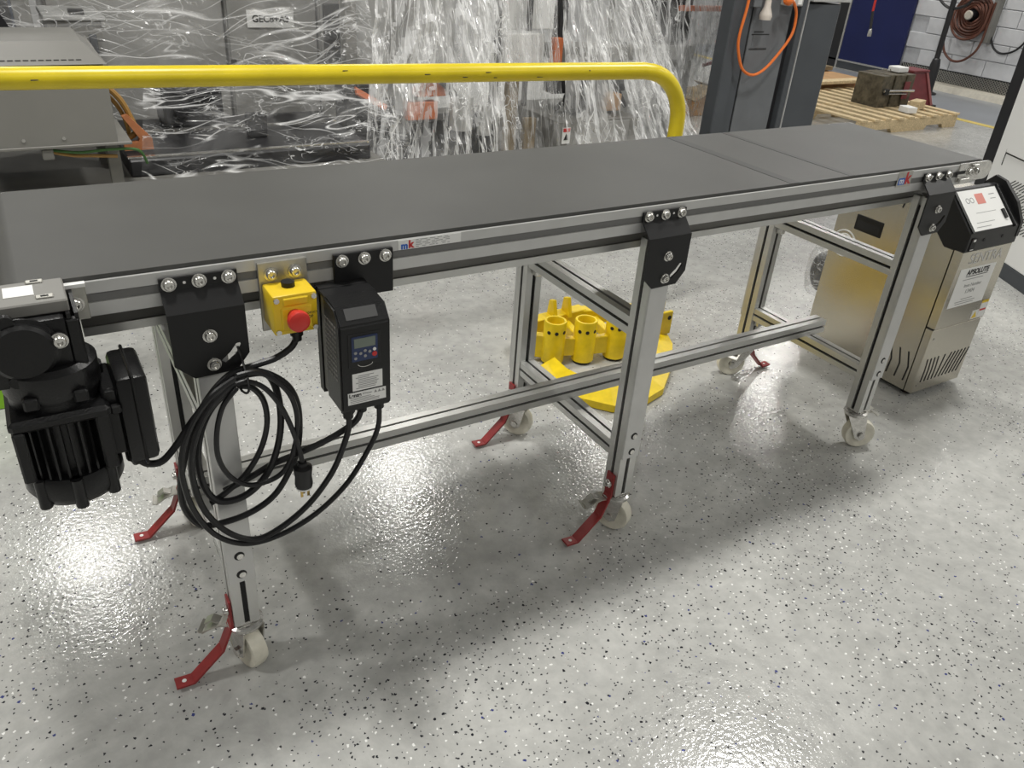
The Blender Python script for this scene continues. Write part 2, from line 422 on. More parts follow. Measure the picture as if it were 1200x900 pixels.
def frame(loc, right, up):
    r = Vector(right).normalized(); u = Vector(up).normalized(); n = r.cross(u)
    m = Matrix((r, u, n)).transposed().to_4x4(); m.translation = Vector(loc); return m
def front(x, y, z): return frame((x, y, z), (1, 0, 0), (0, 0, 1))          # faces -y

# ------------------------------------------------------------------ the room
RX0, RX1, RY0, RY1, RZ = -6.5, 8.8, -7.0, 8.0, 4.3
b = NB(); box(b, RX0, RX1, RY0, RY1, -0.2, 0.0); floor = tag(obj('floor', b, 'floor'), kind='structure')
b = NB(); box(b, RX0, RX1, RY0, RY1, RZ, RZ + 0.2); tag(obj('ceiling', b, 'ceil'), kind='structure')
b = NB(); box(b, RX0 - 0.2, RX0, RY0, RY1, 0, RZ); tag(obj('wall_left', b, 'wall'), kind='structure')
b = NB(); box(b, RX0, RX1, RY1, RY1 + 0.2, 0, RZ); tag(obj('wall_back', b, 'wall'), kind='structure')
b = NB(); box(b, RX0, RX1, RY0 - 0.2, RY0, 0, RZ); tag(obj('wall_front', b, 'wall'), kind='structure')
b = NB(); box(b, RX1 + 0.012, RX1 + 0.25, RY0, RY1, 0, RZ); wall_r = tag(obj('wall_right', b, 'mortar'), kind='structure')
# concrete blocks of the right wall, one by one where they can be told apart
CH, CW, J = 0.172, 0.41, 0.008
b = NB(); box(b, 0, 0.03, J / 2, CW - J / 2, J / 2, CH - J / 2, 0.004)
blk_me = mesh_only('block', b, 'block')
for i in range(8):
    for k in range(-3, 8):
        y = 3.30 + k * CW + (CW / 2 if i % 2 else 0)
        if 5.05 < y + CW and i * CH + 0.2 < 2.2 and y + CW > 5.15: continue
        inst('block', blk_me, wall_r, Matrix.Translation((RX1 - 0.004, y, 0.205 + i * CH)))
# rest of that wall in the same paint
b = NB(); box(b, RX1 - 0.002, RX1 + 0.02, RY0, 2.06, 0, RZ); box(b, RX1 - 0.002, RX1 + 0.02, 2.06, RY1, 1.59, RZ); box(b, RX1 - 0.002, RX1 + 0.02, 6.2, RY1, 0, 1.59)
obj('painted_face', b, 'block', wall_r)
# expanded metal strip and kerb
b = NB(); box(b, RX1 - 0.01, RX1 + 0.01, 2.06, 5.12, 0.06, 0.205)
t1 = obj('strip_backing', b, 'dark', wall_r)
b = NB(); st = 0.032; y = 2.06
while y < 5.1:
    for sg in (1, -1):
        y2 = y + 0.135
        if y2 > 5.12: continue
        z0, z1 = (0.068, 0.203) if sg > 0 else (0.203, 0.068)
        ribbon(b, [(RX1 - 0.016, y, z0), (RX1 - 0.016, y2, z1)], Vector((0, 0.006, -0.006 if sg > 0 else 0.006)), 0.004)
    y += st
tag(obj('expanded_metal', b, 'galv', wall_r), kind='stuff')
b = NB(); prism(b, [(RX1 - 0.16, 0), (RX1, 0), (RX1, 0.075), (RX1 - 0.13, 0.06)], 'y', RY0, 5.12)
# prism 'y' maps (u, v) to (x, z)
tag(obj('baseboard_right', b, 'kerb'), kind='structure')
# painted walkway and line
b = NB(); box(b, 7.36, RX1 - 0.16, RY0 + 0.05, 7.9, 0.0, 0.002); obj('walkway_paint', b, 'bluefloor', floor)
b = NB(); box(b, 7.27, 7.36, RY0 + 0.05, 7.9, 0.0, 0.003); obj('yellow_line', b, 'yline', floor)

# blue curtain door on the right wall
b = NB(); box(b, RX1 - 0.05, RX1 - 0.015, 5.14, 6.0, 0.1, 2.3)
door = tag(obj('door_1', b, 'navy'), kind='structure')
b = NB(); box(b, RX1 - 0.06, RX1 + 0.01, 6.02, 6.16, 0.0, 2.4); obj('door_frame', b, 'machdk', door)
b = NB(); box(b, RX1 - 0.065, RX1 - 0.03, 6.0, 6.025, 0.0, 2.35); box(b, RX1 - 0.065, RX1 - 0.03, 6.16, 6.19, 0, 2.35); box(b, RX1 - 0.06, RX1 - 0.02, 5.12, 6.19, 0.085, 0.105); pieces('door_trim', b, 'zinc', door)
b = NB(); box(b, RX1 - 0.05, RX1 - 0.012, 5.14, 6.0, 0.0, 0.085); obj('kick_panel', b, 'column', door)
b = NB(); box(b, RX1 - 0.06, RX1 + 0.01, 5.1, 6.19, 2.3, 2.42); obj('lintel', b, 'machdk', door)

# ceiling lamps: round high bays
b = NB(); lathe(b, [(0, 0.14), (0.09, 0.14), (0.11, 0.10), (0.20, 0.07), (0.27, 0.04), (0.28, -0.01), (0.265, -0.01), (0.255, 0.012), (0, 0.012)], (0, 0, 0), (0, 0, 1), 32); lamp_me = mesh_only('housing', b, 'white', True)
for i, (x, y, k) in enumerate(LAMP_SPOTS):
    r = thing('ceiling_light', 'round high bay lamp hanging under the ceiling', 'lamp', (x, y, LAMP_Z), 0, 'ceiling lights')
    inst('housing', lamp_me, r, Matrix.Translation((x, y, LAMP_Z)))
    ld = bpy.data.lights.new('lamp_light', 'AREA'); ld.shape = 'DISK'; ld.size = 0.50; ld.energy = LAMP_POWER * k; ld.color = (1.0, 0.985, 0.94)
    lo = bpy.data.objects.new('lamp_light', ld); COL.objects.link(lo); lo.parent = r; lo.location = (0, 0, 0.0)
    b = NB(); cyl(b, (x, y, LAMP_Z + 0.14), (x, y, RZ), 0.008, seg=6)
    obj('suspension', b, 'zinc', r)

# ------------------------------------------------------------------ belt conveyor
LX = (-0.328, 0.625, 1.580)          # leg stations
X0, X1, W = -0.60, 1.806, 0.470
cv = thing('belt_conveyor', 'long grey belt conveyor on an aluminium frame with six casters', 'conveyor', (0.6, 0.235, 0))
# bolt shared by everything: axis along -y at the origin
b = NB()
lathe(b, [(0, 0), (0.0115, 0), (0.0115, 0.002), (0.0085, 0.002), (0.0085, 0.007), (0.0072, 0.0088), (0.0042, 0.0088), (0.0038, 0.0045), (0, 0.0045)], (0, 0, 0), (0, -1, 0), 16)
bolt_me = mesh_only('bolt', b, 'zinc', True)
def bolt(parent, x, y, z, name='bolt', rot=None):
    return inst(name, bolt_me, parent, Matrix.Translation((x, y, z)) @ (rot or Matrix.Identity(4)))

# belt: closed loop round the end rollers
def belt_loop(r_out, z_mid, xa, xb, n=14):
    pts = [(xa + r_out, z_mid + r_out)]
    k = 24
    for i in range(1, k): pts.append((xa + r_out + (xb - xa - 2 * r_out) * i / k, z_mid + r_out))
    for i in range(n + 1):
        a = math.pi / 2 - math.pi * i / n; pts.append((xb - r_out + r_out * math.cos(a), z_mid + r_out * math.sin(a)))
    for i in range(n + 1):
        a = -math.pi / 2 - math.pi * i / n; pts.append((xa + r_out + r_out * math.cos(a), z_mid + r_out * math.sin(a)))
    return pts
b = NB(); prism(b, belt_loop(0.031, 0.869, X0, X1), 'y', 0.007, W - 0.007); belt = obj('belt', b, 'belt', cv, smooth=True)
b = NB()
for xs, wd in ((1.015, 0.030), (1.225, 0.020)):
    box(b, xs, xs + wd, 0.008, W - 0.008, 0.9, 0.9006)
pieces('belt_splice', b, 'splice', belt)
# side rails with their slot
def rail_poly(sgn):
    y0 = 0.0 if sgn > 0 else W
    return [(y0, 0.838), (y0 + sgn * 0.034, 0.838), (y0 + sgn * 0.034, 0.866), (y0 + sgn * 0.006, 0.8665), (y0 + sgn * 0.006, 0.893), (y0, 0.893), (y0, 0.8745), (y0 + sgn * 0.0055, 0.8745), (y0 + sgn * 0.0055, 0.8595), (y0, 0.8595)]
def rail_full(sgn):
    y0 = 0.0 if sgn > 0 else W
    return [(y0, 0.838), (y0 + sgn * 0.006, 0.838), (y0 + sgn * 0.006, 0.893), (y0, 0.893), (y0, 0.8745), (y0 + sgn * 0.0055, 0.8745), (y0 + sgn * 0.0055, 0.8595), (y0, 0.8595)]
for sg in (1, -1):
    b = NB(); prism(b, rail_full(sg), 'x', -0.512, X1 - 0.03); sr = obj('side_rail', b, 'plate', cv)
    yq = 0.004 if sg > 0 else W - 0.004
    b = NB(); box(b, -0.512, X1 - 0.03, yq - 0.0008, yq + 0.0008, 0.8595, 0.8745); obj('slot_insert', b, 'insert', sr)
    ya, yb = (0.045, 0.085) if sg > 0 else (W - 0.085, W - 0.045)
    b = NB(); yo = 0.045 if sg > 0 else W - 0.045; yi = yo + sg * 0.03
    prism(b, [(yo, 0.785), (yi, 0.785), (yi, 0.800), (yo, 0.800)], 'x', -0.50, X1 - 0.12)
    obj('lower_rail', b, 'alu', cv)
    b = NB(); prism(b, [(yo + sg * 0.003, 0.800), (yi, 0.800), (yi, 0.838), (yo + sg * 0.003, 0.838)], 'x', -0.50, X1 - 0.12); obj('return_guard', b, 'machgr', cv)  # grey set darker than the lip below to deepen the shaded band
    b = NB(); box(b, -0.50, X1 - 0.12, min(yi, 0.02 if sg > 0 else W - 0.02), max(yi, 0.02 if sg > 0 else W - 0.02), 0.832, 0.838); obj('under_rail_shade', b, 'dark', cv)  # dark sheet that paints in the shade under the rail
b = NB(); box(b, -0.5, X1 - 0.05, 0.03, W - 0.03, 0.842, 0.894); obj('slider_bed', b, 'galv', cv)
# tail end plates with tension screws
for yy, sg in ((-0.004, 1), (W + 0.004, -1)):
    b = NB(); pl = [(1.675, 0.846), (1.80, 0.846)] + [(1.803 + 0.026 * math.cos(a), 0.8715 + 0.0255 * math.sin(a)) for a in [(-90 + 15 * i) * math.pi / 180 for i in range(13)]] + [(1.675, 0.897)]
    prism(b, pl, 'y', min(yy, yy + 0.004 * sg), max(yy, yy + 0.004 * sg)); ep = obj('end_plate', b, 'zinc', cv)
    if sg > 0:
        for xx in (1.725, 1.755): bolt(ep, xx, -0.004, 0.872)
        b = NB(); box(b, 1.665, 1.705, -0.0045, -0.004, 0.868, 0.877); box(b, 1.735, 1.747, -0.0045, -0.004, 0.868, 0.877); pieces('adjusting_slot', b, 'dark', ep)
        b = NB(); box(b, 1.68, 1.72, -0.014, -0.004, 0.845, 0.858, 0.002); box(b, 1.728, 1.752, -0.012, -0.004, 0.884, 0.893, 0.002); pieces('tension_block', b, 'zinc', ep)
b = NB(); cyl(b, (X1 - 0.031, 0.0, 0.869), (X1 - 0.031, W, 0.869), 0.026, seg=20); obj('tail_roller', b, 'zinc', cv, smooth=True)
# drive end plate
b = NB(); box(b, -0.525, -0.487, -0.006, 0.004, 0.838, 0.889, 0.001); hp = obj('end_plate', b, 'galv', cv)
bolt(hp, -0.503, -0.006, 0.864)
b = NB(); box(b, -0.522, -0.486, -0.0065, 0.004, 0.889, 0.8945); obj('cover_strip', b, 'white', hp)
b = NB(); box(b, -0.61, -0.487, W - 0.004, W + 0.006, 0.838, 0.893, 0.001); obj('end_plate', b, 'galv', cv)

# brackets
def bracket(xc, sg):
    """folded black steel bracket; sg 1 = camera side, -1 = far side"""
    def Y(v): return v if sg > 0 else W - v
    br_b = NB(); th = 0.004; hw = 0.059
    def fn(u, v, s):                      # v is a height; fold by height
        if v >= 0.864: y = -0.001
        elif v >= 0.834: y = -0.001 - 0.029 * (0.864 - v) / 0.030
        else: y = -0.030
        return (xc + u, Y(y - (th if s else 0.0)), v)
    holed(br_b, [(-hw, 0.834), (-hw, 0.745), (-hw + 0.028, 0.718), (hw - 0.022, 0.720), (hw, 0.748), (hw, 0.834)],
          [[(0.012, 0.741), (0.020, 0.735), (0.037, 0.748), (0.047, 0.764), (0.045, 0.769), (0.039, 0.768), (0.029, 0.755)]] if sg > 0 else [], fn)
    for za, zb in ((0.883, 0.864), (0.864, 0.834)):
        pa = [fn(-hw, za, 0), fn(hw, za, 0), fn(hw, zb, 0), fn(-hw, zb, 0)]; pb = [fn(-hw, za, 1), fn(hw, za, 1), fn(hw, zb, 1), fn(-hw, zb, 1)]
        va = [br_b.verts.new(p) for p in pa]; vb = [br_b.verts.new(p) for p in pb]
        br_b.faces.new(va); br_b.faces.new(vb[::-1])
        for i in range(4): br_b.faces.new((va[i], va[(i + 1) % 4], vb[(i + 1) % 4], vb[i]))
    bmesh.ops.remove_doubles(br_b, verts=br_b.verts, dist=0.0002)
    br = obj('leg_bracket', br_b, 'black', cv)
    if sg > 0:
        for dx in (-0.045, 0.0, 0.045): bolt(br, xc + dx, -0.005, 0.8735)
        bolt(br, xc, -0.034, 0.790); bolt(br, xc + 0.001, -0.034, 0.738)
        b = NB()
        for dx in (-0.022, 0.024): cyl(b, (xc + dx, -0.0054, 0.8735), (xc + dx, -0.0049, 0.8735), 0.0025, seg=8)
        pieces('hole', b, 'paper', br)
for xc in LX:
    bracket(xc, 1); bracket(xc, -1)

# legs, cover plates, casters, red bars
def caster(xc, yc, axle, pedal, trail=(0.0, 0.0)):
    a = Vector((axle[0], axle[1], 0)).normalized(); rd = Vector((-a.y, a.x, 0))
    c = Vector((xc + trail[0], yc + trail[1], 0.049))
    b = NB()
    lathe(b, [(0, 0), (0.034, 0), (0.036, 0.004), (0.036, 0.010), (0.030, 0.014), (0.016, 0.016), (0.016, 0.021), (0, 0.021)], (xc, yc, 0.112), (0, 0, 1), 24)
    box(b, xc - 0.022, xc + 0.022, yc - 0.022, yc + 0.022, 0.128, 0.134)
    for s in (1, -1):
        o = a * (0.022 * s); pr = [(-0.030, 0.114), (0.030, 0.114), (0.016, 0.040), (0.0, 0.030), (-0.016, 0.040)]
        q = []
        for th in (0, 0.003):
            ring = []
            for u, z in pr:
                k = (0.114 - z) / 0.084
                base = Vector((xc, yc, 0)).lerp(Vector((c.x, c.y, 0)), min(1, max(0, k)))
                ring.append(b.verts.new(base + rd * u + o + a * (th * s) + Vector((0, 0, z))))
            q.append(ring)
        b.faces.new(q[0]); b.faces.new(q[1][::-1])
        for i in range(5): b.faces.new((q[0][i], q[0][(i + 1) % 5], q[1][(i + 1) % 5], q[1][i]))
    ca = obj('caster', b, 'zinc', cv)
    b = NB(); lathe(b, [(0.012, -0.016), (0.030, -0.013), (0.038, -0.017), (0.046, -0.016), (0.049, -0.009), (0.049, 0.009), (0.046, 0.016), (0.038, 0.017), (0.030, 0.013), (0.012, 0.016), (0.012, -0.016)], c, a, 32)
    obj('wheel', b, 'nylon', ca, smooth=True)
    b = NB(); cyl(b, c - a * 0.030, c + a * 0.030, 0.006, seg=12); cyl(b, c - a * 0.018, c + a * 0.018, 0.0125, seg=12); cyl(b, c - a * 0.032, c - a * 0.026, 0.010, seg=6); cyl(b, c + a * 0.026, c + a * 0.032, 0.010, seg=6); obj('axle', b, 'zinc', ca)
    p = Vector((pedal[0], pedal[1], 0)).normalized(); sv = Vector((-p.y, p.x, 0)); o = Vector((xc, yc, 0))
    b = NB(); ribbon(b, [o + p * 0.026 + Vector((0, 0, 0.116)), o + p * 0.045 + Vector((0, 0, 0.117)), o + p * 0.066 + Vector((0, 0, 0.108)), o + p * 0.085 + Vector((0, 0, 0.094)), o + p * 0.094 + Vector((0, 0, 0.098))], sv * 0.036, 0.003)
    ribbon(b, [o + p * 0.05 + Vector((0, 0, 0.114)), o + p * 0.066 + Vector((0, 0, 0.122)), o + p * 0.080 + Vector((0, 0, 0.112))], sv * 0.020, 0.004)
    obj('brake_pedal', b, 'galv', ca)
def red_bar(pts, y, wd=0.028):
    b = NB(); ribbon(b, [(x, y, z) for x, z in pts], (0, wd, 0), 0.005)
    rb = obj('stop_bar', b, 'red', cv)
    b = NB(); x, z = pts[-1]; x2, z2 = pts[-2]; mx, mz = (x + x2) / 2, (z + z2) / 2
    cyl(b, (mx, y, mz + 0.0022), (mx, y, mz + 0.0032), 0.0045, seg=10); pieces('hole', b, 'paper', rb)
    bolt(rb, pts[1][0] - 0.0035, y, pts[1][1] + 0.035, rot=Matrix.Rotation(-math.pi / 2, 4, 'Z'))
casters = {0: ((-1.0, -0.35), (-0.85, 0.5), (0.0, 0.0)), 1: ((-0.9, -0.5), (-1, 0.25), (0.01, 0.01)), 2: ((-0.5, -0.87), (1, -0.1), (0.015, -0.02)),
           3: ((-1, -0.2), (-1, 0.2), (0.0, 0.01)), 4: ((-0.8, -0.6), (-1, 0.3), (0.01, 0.015)), 5: ((-0.5, -0.86), (-0.9, -0.3), (-0.03, 0.02))}
for i, xc in enumerate(LX):
    for far in (0, 1):
        y0, y1 = ((-0.020, 0.030) if not far else (0.470, 0.520)); yc = (y0 + y1) / 2
        b = NB(); prism(b, slot_profile(xc - 0.025, xc + 0.025, y0, y1, 0.0105, 0.012), 'z', 0.134, 0.815 if not far else 0.80)
        lg = obj('leg', b, 'alu', cv); inserts(lg, 'z', xc - 0.025, xc + 0.025, y0, y1, 0.136, 0.79, 0.0105)
        b = NB()
        if not far: box(b, xc - 0.0255, xc + 0.0255, -0.0265, -0.0195, 0.252, 0.80, 0.0012)
        else: box(b, xc - 0.0255, xc + 0.0255, 0.5195, 0.5265, 0.235, 0.80, 0.0012)
        obj('cover_plate', b, 'plate', lg)
        if not far:
            for zb in (0.272, 0.318):
                b = NB(); cyl(b, (xc, -0.0270, zb), (xc, -0.0262, zb), 0.0098, seg=18); rc = obj('bolt_hole', b, 'dark', lg)
                b = NB(); cyl(b, (xc + 0.0015, -0.0282, zb - 0.0015), (xc + 0.0015, -0.0268, zb - 0.0015), 0.0066, seg=14); obj('bolt', b, 'zinc', lg)
        ax, pd, tr = casters[i + 3 * far]
        caster(xc, yc, ax, pd, tr)
for i, far in ((0, 0), (0, 1), (1, 0), (1, 1)):
    xl = LX[i] - 0.0285; y = 0.002 if not far else 0.495
    red_bar([(xl, 0.195), (xl, 0.130), (xl - 0.024, 0.070), (xl - 0.088, 0.010), (xl - 0.122, 0.012)], y)
xr = LX[2] + 0.0285
red_bar([(xr, 0.195), (xr, 0.120), (xr + 0.025, 0.070), (xr + 0.085, 0.010), (xr + 0.122, 0.012)], 0.495)

# cross members and stretcher
for xc in LX:
    b = NB(); prism(b, slot_profile(xc - 0.0225, xc + 0.0225, 0.576, 0.621, 0.008), 'y', 0.030, 0.470); c1 = obj('cross_member', b, 'alu', cv); inserts(c1, 'y', xc - 0.0225, xc + 0.0225, 0.576, 0.621, 0.031, 0.469, 0.008, 'uUV')
    b = NB(); prism(b, slot_profile(xc - 0.0225, xc + 0.0225, 0.236, 0.279, 0.008), 'y', 0.030, 0.470); c2 = obj('cross_member', b, 'alu', cv); inserts(c2, 'y', xc - 0.0225, xc + 0.0225, 0.236, 0.279, 0.031, 0.469, 0.008, 'uUV')
    b = NB(); box(b, xc - 0.010, xc + 0.010, 0.448, 0.4695, 0.553, 0.5755, 0.002); obj('corner_bracket', b, 'zinc', c1)
    b = NB(); box(b, xc - 0.010, xc + 0.010, 0.448, 0.4695, 0.213, 0.2355, 0.002); obj('corner_bracket', b, 'zinc', c2)
b = NB(); prism(b, slot_profile(0.240, 0.285, 0.2795, 0.3225, 0.007), 'x', -0.36, 1.640); sr = obj('stretcher', b, 'alu', cv); inserts(sr, 'x', 0.240, 0.285, 0.2795, 0.3225, -0.359, 1.639, 0.007)

# rating label and logo
b = NB(); box(b, 0.012, 0.137, -0.0008, 0.0, 0.8748, 0.8925); lb = tag(obj('rating_label', b, 'paper', cv), 'white rating label with the mk logo')
text('lettering', 'm', 0.017, 'blue', lb, front(0.024, -0.0009, 0.8815), bold=0.0009); text('lettering', 'k', 0.019, 'redi', lb, front(0.0365, -0.0009, 0.8830), bold=0.0010)
b = NB(); rr = random.Random(3)
for k in range(5):
    xx = 0.046
    while xx < 0.112:
        wd = rr.uniform(0.004, 0.014); box(b, xx, min(xx + wd, 0.114), -0.0010, -0.0008, 0.8775 + k * 0.0031, 0.8785 + k * 0.0031); xx += wd + rr.uniform(0.002, 0.01)
tag(obj('print', b, 'inkg', lb), kind='stuff')
b = NB(); box(b, 1.412, 1.470, -0.0012, 0.0, 0.855, 0.8965); lb = tag(obj('logo_plate', b, 'galv', cv), 'small silver plate with the mk logo')
b = NB(); box(b, 1.417, 1.443, -0.0016, -0.0012, 0.861, 0.879); obj('logo_mark', b, 'blue', lb)
text('lettering', 'm', 0.024, 'paper', lb, front(1.430, -0.0018, 0.871), bold=0.0006); text('lettering', 'k', 0.042, 'redi', lb, front(1.454, -0.0014, 0.876), bold=0.0016)

# ------------------------------------------------------------------ gear motor
gm = thing('gear_motor', 'black gear motor hanging at the drive end of the conveyor', 'motor', (-0.56, -0.06, 0.58))
b = NB(); box(b, -0.640, -0.5135, -0.078, 0.004, 0.886, 0.9045, 0.002); hd = tag(obj('drive_head', b, 'cablt', gm), 'flat grey metal top of the drive housing')
b = NB()
for (x, y) in ((-0.560, -0.008), (-0.551, -0.066)): box(b, x, x + 0.022, y, y + 0.012, 0.9045, 0.9065, 0.001)
pieces('slotted_tab', b, 'galv', hd)
b = NB()
for (x, y) in ((-0.560, -0.008), (-0.551, -0.066)): box(b, x + 0.006, x + 0.016, y + 0.004, y + 0.008, 0.9065, 0.907)
pieces('tab_slot', b, 'dark', hd)
b = NB(); box(b, -0.589, -0.552, -0.048, -0.012, 0.9045, 0.9052); obj('nameplate', b, 'paper', hd)
b = NB(); box(b, -0.645, -0.522, -0.095, 0.002, 0.790, 0.886, 0.006, seg=2); gbx = obj('gearbox', b, 'blackp', gm, smooth=True)
b = NB()
for x in (-0.516, -0.506): box(b, x - 0.004, x + 0.001, -0.09, 0.0, 0.80, 0.888)
box(b, -0.523, -0.506, -0.094, -0.080, 0.80, 0.88, 0.002); pieces('rib', b, 'blackp', gbx)
b = NB(); lathe(b, [(0, 0.016), (0.036, 0.016), (0.041, 0.012), (0.041, 0.006), (0.046, 0.004), (0.046, 0.0), (0, 0)], (-0.580, -0.095, 0.848), (0, -1, 0), 36)
for an in (12, 105, 250): 
    q = math.radians(an); x, z = -0.580 + 0.046 * math.cos(q), 0.848 + 0.046 * math.sin(q); cyl(b, (x, -0.095, z), (x, -0.105, z), 0.010, seg=12)
cover = obj('shaft_cover', b, 'blackp', gm, smooth=True)
bolt(cover, -0.580 + 0.046 * math.cos(math.radians(12)), -0.105, 0.848 + 0.046 * math.sin(math.radians(12)))
MC = (-0.556, -0.055)
b = NB(); lathe(b, [(0, 0.815), (0.056, 0.815), (0.064, 0.808), (0.064, 0.772), (0.060, 0.766), (0.060, 0.748), (0, 0.748)], (MC[0], MC[1], 0), (0, 0, 1), 36)
fl = obj('flange', b, 'blackp', gm, smooth=True)
b = NB()
for an in (-60, -120, 20): 
    q = math.radians(an); x, y = MC[0] + 0.062 * math.cos(q), MC[1] + 0.062 * math.sin(q); box(b, x - 0.010, x + 0.010, y - 0.010, y + 0.010, 0.762, 0.782, 0.003)
pieces('flange_lug', b, 'blackp', fl)
b = NB(); lathe(b, [(0, 0.748), (0.052, 0.748), (0.052, 0.636), (0, 0.636)], (MC[0], MC[1], 0), (0, 0, 1), 36); st_ = obj('stator', b, 'blackp', gm, smooth=True)
b = NB(); box(b, 0.050, 0.064, -0.0016, 0.0016, 0.640, 0.746); fin_me = mesh_only('cooling_fin', b, 'blackp')
for k in range(30):
    an = math.radians(k * 12)
    if abs(((k * 12 + 180) % 360) - 180) < 20: continue
    inst('cooling_fin', fin_me, st_, Matrix.Translation((MC[0], MC[1], 0)) @ Matrix.Rotation(an, 4, 'Z'))
b = NB(); box(b, -0.620, -0.604, -0.125, -0.105, 0.65, 0.735, 0.003); box(b, -0.514, -0.496, -0.125, -0.108, 0.645, 0.74, 0.003); box(b, -0.622, -0.492, -0.124, 0.012, 0.732, 0.752, 0.006); obj('stator_foot', b, 'blackp', st_)
b = NB(); lathe(b, [(0, 0.640), (0.066, 0.640), (0.069, 0.634), (0.069, 0.606), (0.062, 0.592), (0.055, 0.588), (0, 0.588)], (MC[0], MC[1], 0), (0, 0, 1), 36)
for an in (-45, -135, -90): 
    q = math.radians(an); x, y = MC[0] + 0.066 * math.cos(q), MC[1] + 0.066 * math.sin(q); cyl(b, (x, y, 0.59), (x, y, 0.64), 0.009, seg=10)
obj('fan_cowl', b, 'blackp', gm, smooth=True)
b = NB(); box(b, -0.500, -0.478, -0.100, -0.010, 0.650, 0.765, 0.004); box(b, -0.480, -0.436, -0.108, -0.002, 0.632, 0.782, 0.009, seg=2); tbx = obj('terminal_box', b, 'blackp', gm, smooth=True)
b = NB(); box(b, -0.459, -0.454, -0.110, 0.0, 0.628, 0.786, 0.002); obj('lid_seam', b, 'blackp', tbx)
b = NB(); box(b, -0.492, -0.478, -0.112, -0.100, 0.728, 0.742, 0.002); obj('clip', b, 'black', tbx)
b = NB(); cyl(b, (-0.470, -0.055, 0.634), (-0.470, -0.055, 0.610), 0.013, seg=12); cyl(b, (-0.470, -0.055, 0.612), (-0.466, -0.055, 0.602), 0.010, seg=12); obj('cable_gland', b, 'black', tbx)

# ------------------------------------------------------------------ emergency stop
es = thing('emergency_stop', 'yellow emergency stop box with a red mushroom button', 'stop button', (-0.2, -0.03, 0.77))
b = NB(); box(b, -0.237, -0.155, -0.006, -0.001, 0.766, 0.888, 0.001); mp_ = tag(obj('mounting_plate', b, 'galv', es), 'galvanised mounting plate')
for dx in (-0.216, -0.176): bolt(mp_, dx, -0.006, 0.867)
b = NB(); box(b, -0.2330, -0.1600, -0.066, -0.006, 0.783, 0.853, 0.004, seg=2); eb = obj('enclosure', b, 'yellowp', es, smooth=True)
b = NB(); box(b, -0.2170, -0.1750, -0.0685, -0.062, 0.834, 0.848, 0.002); box(b, -0.2220, -0.1690, -0.0690, -0.062, 0.790, 0.832, 0.003); obj('raised_panel', b, 'yellowp', eb)
b = NB()
for (x, z) in ((-0.2270, 0.846), (-0.1660, 0.846), (-0.2270, 0.790), (-0.1660, 0.790)): cyl(b, (x, -0.0695, z), (x, -0.065, z), 0.0045, seg=10)
pieces('cover_screw', b, 'zinc', eb)
b = NB(); lathe(b, [(0, 0), (0.012, 0), (0.012, 0.012), (0.0175, 0.016), (0.0185, 0.021), (0.017, 0.027), (0.012, 0.030), (0, 0.031)], (-0.2000, -0.069, 0.8165), (0, -1, 0), 28); obj('mushroom_button', b, 'redbtn', es, smooth=True)
text('lettering', 'EMERGENCY', 0.0052, 'ink', eb, front(-0.1765, -0.0693, 0.818)); text('lettering', 'STOP', 0.0062, 'ink', eb, front(-0.1765, -0.0693, 0.811))
b = NB(); lathe(b, [(0, 0), (0.011, 0), (0.011, 0.008), (0, 0.008)], (-0.1960, -0.03, 0.853), (0, 0, 1), 16); obj('blanking_plug', b, 'black', eb)
b = NB(); cyl(b, (-0.1920, -0.045, 0.785), (-0.1920, -0.045, 0.770), 0.011, seg=12); cyl(b, (-0.1920, -0.045, 0.771), (-0.1920, -0.045, 0.760), 0.008, seg=12); obj('cable_gland', b, 'black', eb)

# ------------------------------------------------------------------ frequency drive
vf = thing('frequency_drive', 'black motor speed drive with keypad hanging below a black plate', 'drive', (-0.1, -0.06, 0.64))
b = NB(); box(b, -0.109, 0.0, -0.006, -0.001, 0.802, 0.884, 0.0008); mp_ = obj('mounting_plate', b, 'black', vf)
for dx in (-0.094, -0.054, -0.015): bolt(mp_, dx, -0.006, 0.872)
b = NB(); box(b, -0.143, -0.055, -0.022, -0.002, 0.632, 0.835, 0.001); obj('back_plate', b, 'black', vf)
b = NB()
for k in range(9): box(b, -0.142 + 0.010 * k, -0.138 + 0.010 * k, -0.050, -0.022, 0.645, 0.828)
box(b, -0.142, -0.056, -0.028, -0.020, 0.645, 0.828); obj('heat_sink', b, 'machgr', vf)
b = NB(); box(b, -0.1435, -0.0545, -0.054, -0.018, 0.8285, 0.8335, 0.001); obj('top_cover', b, 'black', vf)
b = NB()
pl = [(-0.052, 0.642), (-0.120, 0.642), (-0.122, 0.650), (-0.122, 0.806), (-0.100, 0.832), (-0.052, 0.836)]
prism(b, pl, 'x', -0.146, -0.056); bmesh.ops.bevel(b, geom=b.edges[:], offset=0.003, segments=2, affect='EDGES'); hs = obj('housing', b, 'blackp', vf, smooth=True)
b = NB()
for r_ in range(12):
    for c_ in range(5):
        z = 0.700 + r_ * 0.009; y = -0.108 + c_ * 0.011; box(b, -0.1466, -0.1455, y, y + 0.0085, z, z + 0.0035)
tag(obj('side_grille', b, 'machgr', hs), kind='stuff')
b = NB(); n_ = Vector((0, -0.026, 0.022)).normalized()
vs = [(-0.130, -0.1155, 0.8137 + 0.0008), (-0.075, -0.1155, 0.8137 + 0.0008), (-0.075, -0.1025, 0.8291 + 0.0008), (-0.130, -0.1025, 0.8291 + 0.0008)]
va = [b.verts.new(Vector(v) + n_ * 0.0004) for v in vs]; vb = [b.verts.new(Vector(v) - n_ * 0.0006) for v in vs]; b.faces.new(va); b.faces.new(vb[::-1])
